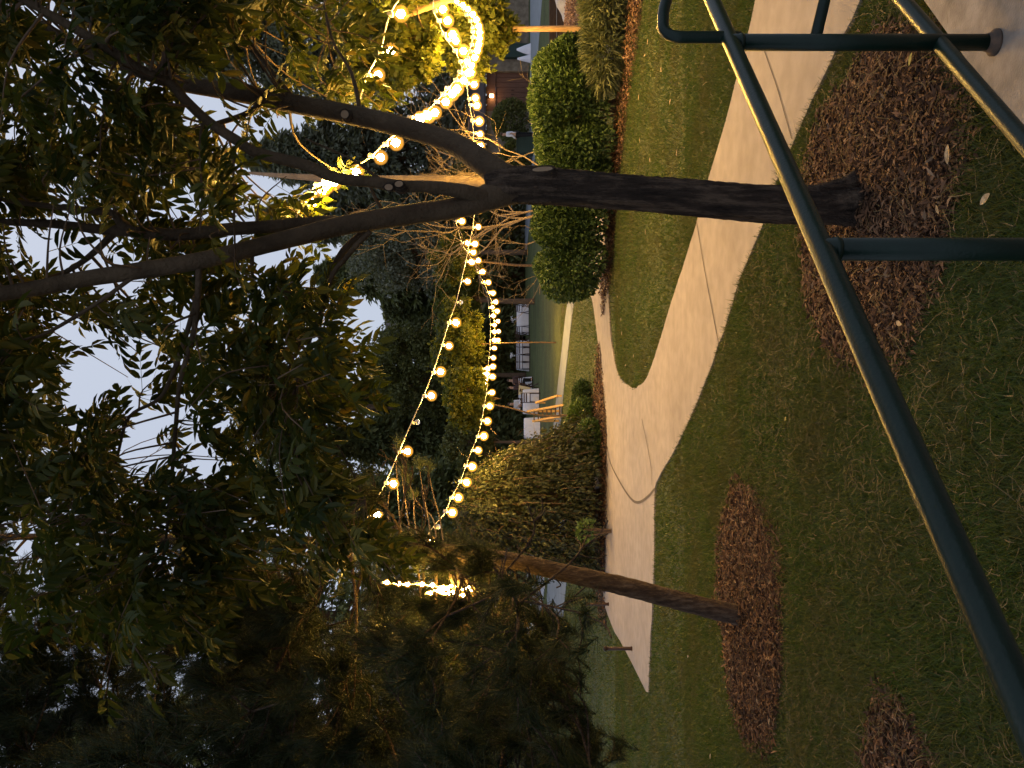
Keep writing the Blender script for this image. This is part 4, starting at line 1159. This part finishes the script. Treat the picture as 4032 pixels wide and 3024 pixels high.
strand('lower light string passing over the weeping shrub toward the tables', [(933, 1170, 12), (952, 1138, 12.3, 'off'), (977, 1107, 12.6), (990, 1075, 13), (1008, 1042, 13.4), (1020, 1008, 13.8), (1033, 973, 14.3), (1045, 942, 14.8), (1053, 910, 15.4), (1058, 877, 16), (1063, 848, 17), (1064, 814, 18), (1065, 792, 19), (1066, 773, 20), (1068, 752, 21), (1068, 735, 22), (1068, 717, 23), (1068, 702, 24), (1066, 682, 25), (1064, 664, 26), (1058, 632, 27.5), (1046, 610, 29), (1038, 588, 30.5), (1032, 575, 32), (1025, 560, 34)], 0.042, ends=((915, 1200, 11.7), None))
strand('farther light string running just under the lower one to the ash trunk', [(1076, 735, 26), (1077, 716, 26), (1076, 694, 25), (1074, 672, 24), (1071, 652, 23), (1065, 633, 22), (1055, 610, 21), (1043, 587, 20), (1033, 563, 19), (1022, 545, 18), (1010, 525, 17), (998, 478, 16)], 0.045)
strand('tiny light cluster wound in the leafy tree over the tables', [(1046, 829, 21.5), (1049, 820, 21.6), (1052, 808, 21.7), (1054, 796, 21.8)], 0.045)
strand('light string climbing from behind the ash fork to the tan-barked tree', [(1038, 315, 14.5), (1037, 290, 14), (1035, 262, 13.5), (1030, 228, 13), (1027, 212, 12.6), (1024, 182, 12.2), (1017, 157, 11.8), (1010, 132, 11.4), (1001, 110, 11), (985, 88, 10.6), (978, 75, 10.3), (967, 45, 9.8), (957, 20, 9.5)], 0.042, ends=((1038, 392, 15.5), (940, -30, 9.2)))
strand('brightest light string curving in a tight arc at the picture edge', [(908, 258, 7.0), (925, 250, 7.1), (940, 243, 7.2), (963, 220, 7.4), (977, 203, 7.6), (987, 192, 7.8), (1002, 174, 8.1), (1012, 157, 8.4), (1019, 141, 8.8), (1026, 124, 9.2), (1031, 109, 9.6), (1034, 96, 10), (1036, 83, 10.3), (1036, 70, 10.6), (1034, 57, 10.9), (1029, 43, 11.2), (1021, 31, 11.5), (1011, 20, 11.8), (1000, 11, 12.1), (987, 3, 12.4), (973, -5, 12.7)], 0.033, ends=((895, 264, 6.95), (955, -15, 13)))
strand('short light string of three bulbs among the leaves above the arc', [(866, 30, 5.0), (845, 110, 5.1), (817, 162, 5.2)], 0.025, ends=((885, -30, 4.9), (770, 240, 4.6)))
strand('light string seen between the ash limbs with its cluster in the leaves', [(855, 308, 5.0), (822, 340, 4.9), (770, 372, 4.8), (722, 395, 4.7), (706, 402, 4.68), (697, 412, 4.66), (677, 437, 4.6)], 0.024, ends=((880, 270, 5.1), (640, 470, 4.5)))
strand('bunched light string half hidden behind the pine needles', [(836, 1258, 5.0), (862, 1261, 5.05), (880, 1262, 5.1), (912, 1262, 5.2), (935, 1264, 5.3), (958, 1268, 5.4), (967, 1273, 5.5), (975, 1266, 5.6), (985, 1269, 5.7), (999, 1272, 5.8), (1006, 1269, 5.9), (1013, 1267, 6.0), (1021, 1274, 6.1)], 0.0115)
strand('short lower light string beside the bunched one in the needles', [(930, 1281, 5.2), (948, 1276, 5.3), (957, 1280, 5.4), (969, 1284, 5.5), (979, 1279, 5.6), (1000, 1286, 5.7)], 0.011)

# ------------------------------------------------------------------ party tables, chairs, people
def chair(label, p, rz, group='dark folding chairs at the tables'):
    t = thing('folding_chair', label, 'chair', p, group)
    R = Matrix.Rotation(rz, 3, 'Z'); p = Vector(p)
    def W(x, y, z): return p + R @ Vector((x, y, z))
    MB().bar(W(0, -0.2, 0.45), W(0, 0.2, 0.45), 0.42, 0.03).build('seat', MAT['chairwood'], t)
    mb = MB()
    for z in (0.62, 0.72, 0.82): mb.bar(W(-0.19, -0.24 - (z - 0.45) * 0.15, z), W(0.19, -0.24 - (z - 0.45) * 0.15, z), 0.02, 0.06)
    mb.build('backrest', MAT['chairwood'], t)
    for s in (-1, 1):
        MB().bar(W(0.21 * s, 0.24, 0.0), W(0.21 * s, -0.30, 0.88), 0.03, 0.035).build('leg', MAT['chairwood'], t)
        MB().bar(W(0.18 * s, -0.28, 0.0), W(0.18 * s, 0.16, 0.46), 0.03, 0.035).build('leg', MAT['chairwood'], t)
    return t

def table(label, p, w, dp, h, rz=0.0, vase=None):
    """cloth to the ground with folds"""
    t = thing('dining_table', label, 'table', p, 'white clothed tables on the lawn')
    R = Matrix.Rotation(rz, 3, 'Z'); p = Vector(p)
    mb = MB(); k = 64
    rings = []
    for (z, g, fo) in ((h, 0.0, 0), (h, 0.96, 0), (h - 0.02, 1.0, 0), (h * 0.5, 1.03, 0.03), (0.02, 1.06, 0.055)):
        ring = []
        for j in range(k):
            a = 2 * PI * j / k
            cx, cy = math.cos(a), math.sin(a)
            e = 1 / (abs(cx) ** 5 + abs(cy) ** 5) ** 0.2
            f_ = 1 + fo * math.sin(16 * a + 1.0)
            ring.append(p + R @ Vector((cx * e * w / 2 * g * f_, cy * e * dp / 2 * g * f_, z)))
        rings.append(ring)
    v = [q for r_ in rings for q in r_]
    f = [(i * k + j, i * k + (j + 1) % k, (i + 1) * k + (j + 1) % k, (i + 1) * k + j) for i in range(len(rings) - 1) for j in range(k)]
    mesh('tablecloth', v, f, MAT['cloth'], t, True)
    MB().tube([p + Vector((0, 0, h - 0.045)), p + Vector((0, 0, h - 0.012))], min(w, dp) / 2 * 0.9, 24).build('tabletop', MAT['chairwood'], t)
    for sx in (-1, 1):
        for sy in (-1, 1):
            q = p + R @ Vector((sx * w * 0.3, sy * dp * 0.3, 0))
            MB().bar(q, q + Vector((0, 0, h - 0.05)), 0.04, 0.04).build('leg', MAT['chairwood'], t)
    if vase:
        q = p + Vector((0, 0, h))
        vt = thing('flower_vase', vase, 'vase', q, 'small vases on the tables')
        MB().tube([q, q + Vector((0, 0, 0.02)), q + Vector((0, 0, 0.1)), q + Vector((0, 0, 0.18))], [0.05, 0.06, 0.05, 0.035], 12).build('vase_body', MAT['clearbulb'], vt, True)
        pos = np.array([q + Vector((rng.normal(0, 0.06), rng.normal(0, 0.06), 0.22 + rng.uniform(0, 0.12))) for _ in range(40)])
        leaf_soup('blossom', pos, rnd_dirs(40), 0.09, MAT['whitepaint'], vt, 0.8, kind='stuff')
    return t
tdefs = [(690, 50, 1.75, 1.0, 0.74, 'white clothed table nearest the dark tree trunk', 'small pale vase on the table nearest the dark tree trunk'),
         (768, 49, 1.7, 1.1, 0.78, 'middle white clothed table lined with dark chairs', 'small pale vase on the middle white table'),
         (868, 37, 1.1, 0.8, 0.74, 'white clothed table beside the wooden steps', None),
         (925, 36, 0.9, 0.8, 0.72, 'white clothed table glimpsed below the wooden steps', None),
         (842, 45, 1.3, 0.9, 0.74, 'white clothed table behind the seated guests', None)]
for (y, d, w, dp_, h, lab, vs) in tdefs:
    table(lab, at(y, d), w, dp_, h, 0.05, vs)
cd = [(668, 48.9, 0.15, 'folding chair at the near corner of the first white table'), (712, 48.9, -0.2, 'folding chair at the far end of the first white table'),
      (728, 48.2, 0.4, 'folding chair standing between the first and middle tables'), (742, 47.9, 0.0, 'folding chair at the middle table, first of its row'),
      (758, 47.9, 0.1, 'folding chair at the middle table, second of its row'), (774, 47.9, -0.1, 'folding chair at the middle table, third of its row'),
      (790, 47.9, 0.05, 'folding chair at the middle table, last of its row'), (826, 44, 0.3, 'folding chair beside the guest in dark clothes'),
      (842, 38, 0.5, 'folding chair with cream wrap by the table at the steps'), (859, 36, 0.0, 'folding chair drawn up to the table at the steps'),
      (655, 48.6, 1.2, 'folding chair turned sideways by the dark tree trunk')]
for (y, d, rz, lab) in cd:
    chair(lab, at(y, d), rz)
q = Vector(at(842, 38)); wr = mesh('chair_wrap', [q + Vector((-0.24, -0.3, 0.92)), q + Vector((0.22, -0.33, 0.9)), q + Vector((0.1, -0.3, 0.35)), q + Vector((-0.1, -0.26, 0.38)), q + Vector((-0.24, -0.18, 0.92)), q + Vector((0.22, -0.2, 0.9)), q + Vector((0.1, -0.2, 0.35)), q + Vector((-0.1, -0.18, 0.38))], [(0, 1, 2, 3), (4, 7, 6, 5), (0, 4, 5, 1), (1, 5, 6, 2), (2, 6, 7, 3), (3, 7, 4, 0)], MAT['creamcloth'])
tag(wr, 'cream cloth draped over a dark chair by the steps', 'cloth')

def skin_obj(name, joints, edges, mat, parent, root=0):
    me = bpy.data.meshes.new(name)
    me.from_pydata([tuple(j[:3]) for j in joints], edges, [])
    o = link(name, me, mat, parent)
    md = o.modifiers.new('skin', 'SKIN')
    for i, j in enumerate(joints):
        sv_ = me.skin_vertices[0].data[i]
        r_ = j[3]
        sv_.radius = (r_, r_) if not hasattr(r_, '__len__') else r_
        sv_.use_root = (i == root)
    o.modifiers.new('sub', 'SUBSURF').levels = 1
    o.modifiers['sub'].render_levels = 2
    return o

def person(label, p, rz, pose, top, bottom, s=1.0):
    t = thing('person', label, 'person', p)
    R = Matrix.Rotation(rz, 3, 'Z'); p = Vector(p)
    def W(x, y, z): return tuple(p + R @ (Vector((x, y, z)) * s))
    if pose == 'stand':
        hip, kneeY, knee, foot = 0.92, 0.03, 0.5, 0.06
        legs = [[(0.1 * sg, 0, 0.86), (0.11 * sg, 0.02, 0.5), (0.12 * sg, -0.01, 0.09), (0.13 * sg, 0.13, 0.04)] for sg in (-1, 1)]
    else:
        hip = 0.52
        legs = [[(0.1 * sg, 0.08, 0.52), (0.13 * sg, 0.45, 0.5), (0.13 * sg, 0.45, 0.1), (0.13 * sg, 0.58, 0.05)] for sg in (-1, 1)]
    if pose == 'stand':
        arms = [[(0.19 * sg, 0, hip + 0.5), (0.24 * sg, -0.02, hip + 0.22), (0.2 * sg, 0.14, hip + 0.06), (0.17 * sg, 0.2, hip + 0.02)] for sg in (-1, 1)]
    else:
        arms = [[(0.19 * sg, 0, hip + 0.5), (0.24 * sg, 0.05, hip + 0.22), (0.16 * sg, 0.28, hip + 0.22), (0.12 * sg, 0.36, hip + 0.24)] for sg in (-1, 1)]
    J = [(0, 0, hip, 0.125), (0, 0, hip + 0.22, 0.115), (0, 0, hip + 0.44, 0.135), (0, 0.0, hip + 0.56, 0.055), (0, 0.015, hip + 0.66, 0.085), (0, 0.02, hip + 0.78, 0.085)]
    E = [(0, 1), (1, 2), (2, 3), (3, 4), (4, 5)]
    lr, ar = (0.085, 0.06, 0.042, 0.035), (0.052, 0.042, 0.032, 0.03)
    for L in legs:
        b = len(J); J += [(*q, r) for q, r in zip(L, lr)]; E += [(0, b), (b, b + 1), (b + 1, b + 2), (b + 2, b + 3)]
    for A in arms:
        b = len(J); J += [(*q, r) for q, r in zip(A, ar)]; E += [(2, b), (b, b + 1), (b + 1, b + 2), (b + 2, b + 3)]
    skin_obj('body', [(*W(*j[:3]), j[3] * s) for j in J], E, MAT['skin'], t)
    # clothing
    Js = [(0, 0, hip - 0.02, 0.14), (0, 0, hip + 0.22, 0.13), (0, 0, hip + 0.44, 0.15), (0, 0, hip + 0.52, 0.075)]
    Es = [(0, 1), (1, 2), (2, 3)]
    for A in arms:
        b = len(Js); Js += [(*q, r + 0.016) for q, r in zip(A[:3], ar)]; Es += [(2, b), (b, b + 1), (b + 1, b + 2)]
    skin_obj('shirt', [(*W(*j[:3]), j[3] * s) for j in Js], Es, MAT[top], t)
    Jt = [(0, 0, hip, 0.14)]; Et = []
    for L in legs:
        b = len(Jt); Jt += [(*q, r + 0.014) for q, r in zip(L[:3], lr)]; Et += [(0, b), (b, b + 1), (b + 1, b + 2)]
    skin_obj('trousers', [(*W(*j[:3]), j[3] * s) for j in Jt], Et, MAT[bottom], t)
    for L in legs:
        a, b_ = L[2], L[3]
        skin_obj('shoe', [(*W(a[0], a[1] - 0.03, a[2] - 0.03), 0.045 * s), (*W(*b_), 0.045 * s)], [(0, 1)], MAT['black'], t)
    skin_obj('hair', [(*W(0, -0.025, hip + 0.70), 0.085 * s), (*W(0, -0.015, hip + 0.80), 0.093 * s), (*W(0, 0.03, hip + 0.85), 0.07 * s)], [(0, 1), (1, 2)], MAT['hair'], t)
    return t
person('standing person in white blouse and black trousers behind the hedge', at(290, 42), 0.9, 'stand', 'whiteshirt', 'black')
person('seated person in a white shirt at the table beside the steps', at(873, 42), 2.6, 'sit', 'whiteshirt', 'black')
person('seated person in dark clothes beside the person in white', at(838, 43.5), -1.9, 'sit', 'darkshirt', 'black')
person('seated person in dark clothes mostly hidden behind another guest', at(822, 46), 2.9, 'sit', 'darkshirt', 'black')
# chairs the guests sit on
for (y, d, rz, lab) in ((873, 42, 2.6, 'folding chair under the person in the white shirt'), (838, 43.5, -1.9, 'folding chair under the guest in dark clothes'), (822, 46, 2.9, 'folding chair under the hindmost guest')):
    chair(lab, at(y, d), rz)

# ------------------------------------------------------------------ stone building, lamp, cones, kerb
bx = thing('garden_building', 'low stone building with a brown double door behind the hedge', 'building', at(190, 51))
X = lambda y, d=50: D(0, y, d).x
zb = gz(50)
def wall_box(x0, x1, z0, z1, y0, y1): return MB().box(((x0 + x1) / 2, (y0 + y1) / 2, (z0 + z1) / 2), (abs(x1 - x0), abs(y1 - y0), z1 - z0))
wall_box(X(330), X(240), zb - 0.2, zb + 2.6, 50, 50.6).build('wall', MAT['stone'], bx)
wall_box(X(154), X(128), zb - 0.2, zb + 2.6, 50, 50.6).build('wall', MAT['stone'], bx)
wall_box(X(240), X(154), zb + 2.05, zb + 2.6, 50.05, 50.6).build('lintel', MAT['browndoor'], bx)
wall_box(X(128), X(-80), zb - 0.2, zb + 2.6, 50.1, 50.6).build('wall', MAT['stone'], bx)
dw = (X(154) - X(240)) / 8
for i in range(8):
    x0 = X(240) + dw * i
    wall_box(x0 + 0.008, x0 + dw - 0.008, zb + 0.03, zb + 2.04, 50.2, 50.26).build('door_board', MAT['browndoor'], bx)
for i in (3.6, 4.4):
    q = Vector((X(240) + dw * i, 50.17, zb + 1.0))
    MB().tube([q - Vector((0, 0, 0.09)), q + Vector((0, 0, 0.09))], 0.015, 8).build('handle', MAT['black'], bx)
MB().add([(X(345), 49.4, zb + 2.62), (X(-95), 49.4, zb + 2.62), (X(-95), 55, zb + 3.9), (X(345), 55, zb + 3.9), (X(345), 49.4, zb + 2.75), (X(-95), 49.4, zb + 2.75), (X(-95), 55, zb + 4.03), (X(345), 55, zb + 4.03)], [(0, 3, 2, 1), (4, 5, 6, 7), (0, 1, 5, 4), (1, 2, 6, 5), (2, 3, 7, 6), (3, 0, 4, 7)]).build('roof', MAT['roof'], bx)
wall_box(X(128) + 0.02, X(98), zb, zb + 1.85, 49.7, 50.08).build('green_panel', MAT['greenpanel'], bx)
shrub('laurel_shrub', 'dark leafy shrub before the stone wall under the lantern', (X(262, 47), 47, gz(47) + 1.0), (1.25, 0.9, 1.15), 5200, 0.15, 'farwood', seed=51, inner=0.5)
shrub('laurel_shrub', 'dim shrub at the far end of the stone building', (X(330, 45), 45, gz(45) + 0.8), (1.0, 0.9, 1.0), 4200, 0.15, 'farwood', seed=52, inner=0.5)
# wall lantern
q = D(1062, 207, 49.8)
wlamp = thing('wall_lantern', 'glowing lantern on the stone building by the brown door', 'lantern', q)
MB().box((q.x, q.y, q.z), (0.16, 0.14, 0.22)).build('glass', MAT['lantern'], wlamp)
MB().tube([q + Vector((0, 0, 0.11)), q + Vector((0, 0, 0.16)), q + Vector((0, 0, 0.24))], [0.16, 0.12, 0.01], 8).build('lantern_cap', MAT['black'], wlamp)
MB().bar(q + Vector((0, 0, 0.2)), q + Vector((0, 0.3, 0.2)), 0.03, 0.03).build('bracket', MAT['black'], wlamp)
# white draped cones
for (y, w, h, lab) in ((107, 0.34, 0.82, 'larger white draped cone by the green panel'), (127, 0.24, 0.78, 'smaller white draped cone by the green panel')):
    p = Vector(at(y, 46.5)); k = 24
    ring = [p + Vector((math.cos(2 * PI * j / k) * w * (1 + 0.07 * math.sin(6 * 2 * PI * j / k)), math.sin(2 * PI * j / k) * w, 0.02)) for j in range(k)]
    mid = [p + Vector((math.cos(2 * PI * j / k) * w * 0.62, math.sin(2 * PI * j / k) * w * 0.6, h * 0.5)) for j in range(k)]
    topr = [p + Vector((math.cos(2 * PI * j / k) * 0.05, math.sin(2 * PI * j / k) * 0.05, h)) for j in range(k)]
    v = ring + mid + topr
    f = [(i * k + j, i * k + (j + 1) % k, (i + 1) * k + (j + 1) % k, (i + 1) * k + j) for i in range(2) for j in range(k)] + [tuple(2 * k + j for j in range(k))]
    o = mesh('draped_cone', v, f, MAT['cloth'], None, True); tag(o, lab, 'cloth', 'white draped cones')
# teal bins behind the hedge
p = Vector(at(316, 43)); bn = thing('green_bin', 'dark green bin on the driveway beside the standing person', 'bin', p)
MB().add([p + Vector((sx * a, sy * a, z)) for z, a in ((0.02, 0.42), (0.85, 0.5)) for sx, sy in ((-1, -1), (1, -1), (1, 1), (-1, 1))], [(0, 3, 2, 1), (4, 5, 6, 7), (0, 1, 5, 4), (1, 2, 6, 5), (2, 3, 7, 6), (3, 0, 4, 7)]).build('bin_body', MAT['greenpanel'], bn)
MB().box(p + Vector((0, 0, 0.88)), (1.06, 1.06, 0.05)).build('bin_lid', MAT['greenpanel'], bn)
# kerb and timber edging at the right
ka, kb = G(1204, -80, 0.06), G(1204, 150, 0.06)
kw = mesh('kerb', [ka, kb, kb + Vector((0, 0.35, 0)), ka + Vector((0, 0.35, 0)), ka - Vector((0, 0, 0.12)), kb - Vector((0, 0, 0.12)), kb + Vector((0, 0.35, -0.12)), ka + Vector((0, 0.35, -0.12))], [(0, 1, 2, 3), (0, 4, 5, 1), (1, 5, 6, 2), (2, 6, 7, 3), (3, 7, 4, 0)], MAT['whitepaint'])
tag(kw, 'pale kerb above the timber edging', None, None, 'structure')
tw_ = thing('timber_edging', 'low brown timber retaining edge behind the mauve shrub', 'edging', D(0, 20, 20))
for i, zz_ in enumerate((0.11, 0.3, 0.49)):
    MB().box((D(0, 30, 20.2).x, 20.2 + 0.02 * i, gz(20) + zz_), (6.2, 0.18, 0.175)).build('beam', MAT['darktimber'], tw_)
# pale rock
def rock(label, c, r, seed):
    bm = bmesh.new(); bmesh.ops.create_icosphere(bm, subdivisions=3, radius=1.0)
    rr = random.Random(seed); o1 = [rr.uniform(0, 6) for _ in range(6)]
    for v_ in bm.verts:
        q = v_.co
        s_ = 1 + 0.18 * math.sin(3 * q.x + o1[0]) * math.sin(2.6 * q.y + o1[1]) + 0.12 * math.sin(5 * q.z + o1[2] + 2 * q.x)
        v_.co = Vector((q.x * r[0] * s_ + c[0], q.y * r[1] * s_ + c[1], q.z * r[2] * s_ + c[2]))
    me = bpy.data.meshes.new('rock'); bm.to_mesh(me); bm.free()
    o = link('rock', me, MAT['rock']); tag(o, label, 'rock', 'pale rocks by the hedge')
    return o
c = D(1235, 8, 16.5); rock('pale boulder at the picture edge above the mauve shrub', (c.x, c.y, c.z), (0.34, 0.3, 0.3), 3)
c = D(1327, 128, 12.9); rock('pale rock showing under the hedge end', (c.x, c.y, 0.16), (0.24, 0.2, 0.2), 5)
# reddish rock in the border
c = G(1300, 1035); rock('small rock in the mulch border', (c.x, c.y, 0.08), (0.16, 0.12, 0.1), 8)

# ------------------------------------------------------------------ house far behind
hb = at(700, 72)
hs_ = thing('house', 'far house with grey roof and tan gable above the treetops', 'building', hb)
hx0, hx1 = D(0, 770, 72).x, D(0, 640, 72).x
ez, rz_ = zt(858, 72), zt(817, 72)
wall_box(hx0, hx1, 0.6, ez, 72, 80).build('wall', MAT['siding'], hs_)
ym = 76
MB().add([(hx0 - 0.5, 71.4, ez - 0.1), (hx1 - 0.6, 71.4, ez - 0.1), (hx1 - 0.6, ym, rz_), (hx0 - 0.5, ym, rz_), (hx0 - 0.5, 80.6, ez - 0.1), (hx1 - 0.6, 80.6, ez - 0.1)], [(0, 1, 2, 3), (3, 2, 5, 4), (0, 3, 4), (1, 5, 2)]).build('roof', MAT['roof'], hs_)
# front gable
gxa, gxb = D(0, 690, 71).x, D(0, 640, 71).x
gm = (gxa + gxb) / 2
gp = MB().add([(gxa, 70.6, 0.6), (gxb, 70.6, 0.6), (gxb, 70.6, zt(850, 71)), (gm, 70.6, zt(826, 71)), (gxa, 70.6, zt(850, 71)), (gxa, 72.1, 0.6), (gxb, 72.1, 0.6), (gxb, 72.1, zt(850, 71)), (gm, 72.1, zt(826, 71)), (gxa, 72.1, zt(850, 71))], [(0, 1, 2, 3, 4), (5, 9, 8, 7, 6), (0, 4, 9, 5), (1, 6, 7, 2), (2, 7, 8, 3), (3, 8, 9, 4)]).build('gable', MAT['siding'], hs_)
for a, b in (((gxa - 0.2, 70.5, zt(853, 71)), (gm, 70.5, zt(824, 71))), ((gm, 70.5, zt(824, 71)), (gxb + 0.2, 70.5, zt(853, 71)))):
    MB().bar(a, b, 0.14, 0.25).build('fascia', MAT['whitepaint'], hs_)
wall_box(gm - 0.5, gm + 0.5, zt(868, 71), zt(856, 71), 70.5, 70.58).build('window', MAT['greenpanel'], hs_)

# ------------------------------------------------------------------ fallen leaves
def fallen(label, x, y, L, mat, group=None):
    c = G(x, y)
    a = rng.uniform(0, 2 * PI)
    d = Vector((math.cos(a), math.sin(a), 0)); s = Vector((-d.y, d.x, 0))
    z = 0.055
    v, k = [], 6
    for i in range(k + 1):
        t_ = i / k; w = 0.22 * math.sin(PI * min(0.97, t_ * 0.94 + 0.03)) ** 0.8
        for q, zz_ in ((-1, 0.16), (0, 0.0), (1, 0.2)):
            v.append(c + d * L * (t_ - 0.5) + s * L * w * q + Vector((0, 0, z + zz_ * L * w * 2 + 0.1 * L * (t_ - 0.5) ** 2)))
    f = [(i * 3 + j, i * 3 + j + 1, (i + 1) * 3 + j + 1, (i + 1) * 3 + j) for i in range(k) for j in range(2)]
    o = mesh('fallen_leaf', v, f, MAT[mat], None, True); tag(o, label, 'leaf', group or 'fallen leaves')
    return o
fallen('large pale fallen leaf at the edge of the nearest mulch bed', 2082, 333, 0.07, 'paleleaf')
fallen('cream fallen leaf at the mulch bed edge beside the railing', 1972, 698, 0.05, 'paleleaf')
fallen('pale curled leaf on the grass below the mulch bed', 2165, 430, 0.06, 'paleleaf')
fallen('small pale leaf at the foot of the ash bed', 2058, 452, 0.04, 'paleleaf')
fallen('yellow leaf lying in the bed by the rail post', 1998, 128, 0.05, 'yellowleaf')
fallen('small pale leaf at the outer end of the pine mulch bed', 1682, 1560, 0.05, 'paleleaf')
fallen('tiny pale leaf on the bright lawn beside the pine trunk', 1500, 1418, 0.05, 'paleleaf')
fallen('pale leaf on the lawn near the bottom of the picture', 1550, 1634, 0.05, 'paleleaf')
fallen('yellow leaf on the lawn between path and railing', 1718, 905, 0.035, 'yellowleaf')
for (x, y) in ((1380, 42), (1410, 90), (1415, 345), (1392, 300), (1440, 150), (1350, 690), (1342, 640), (1378, 770), (1360, 790), (1405, 500), (1460, 220), (1390, 210), (1430, 60), (1403, 120), (1475, 330), (1352, 720)):
    fallen('small pale leaf scattered on the lawn between hedge and path', x, y, 0.07, 'paleleaf', 'small leaves scattered on the far lawn')
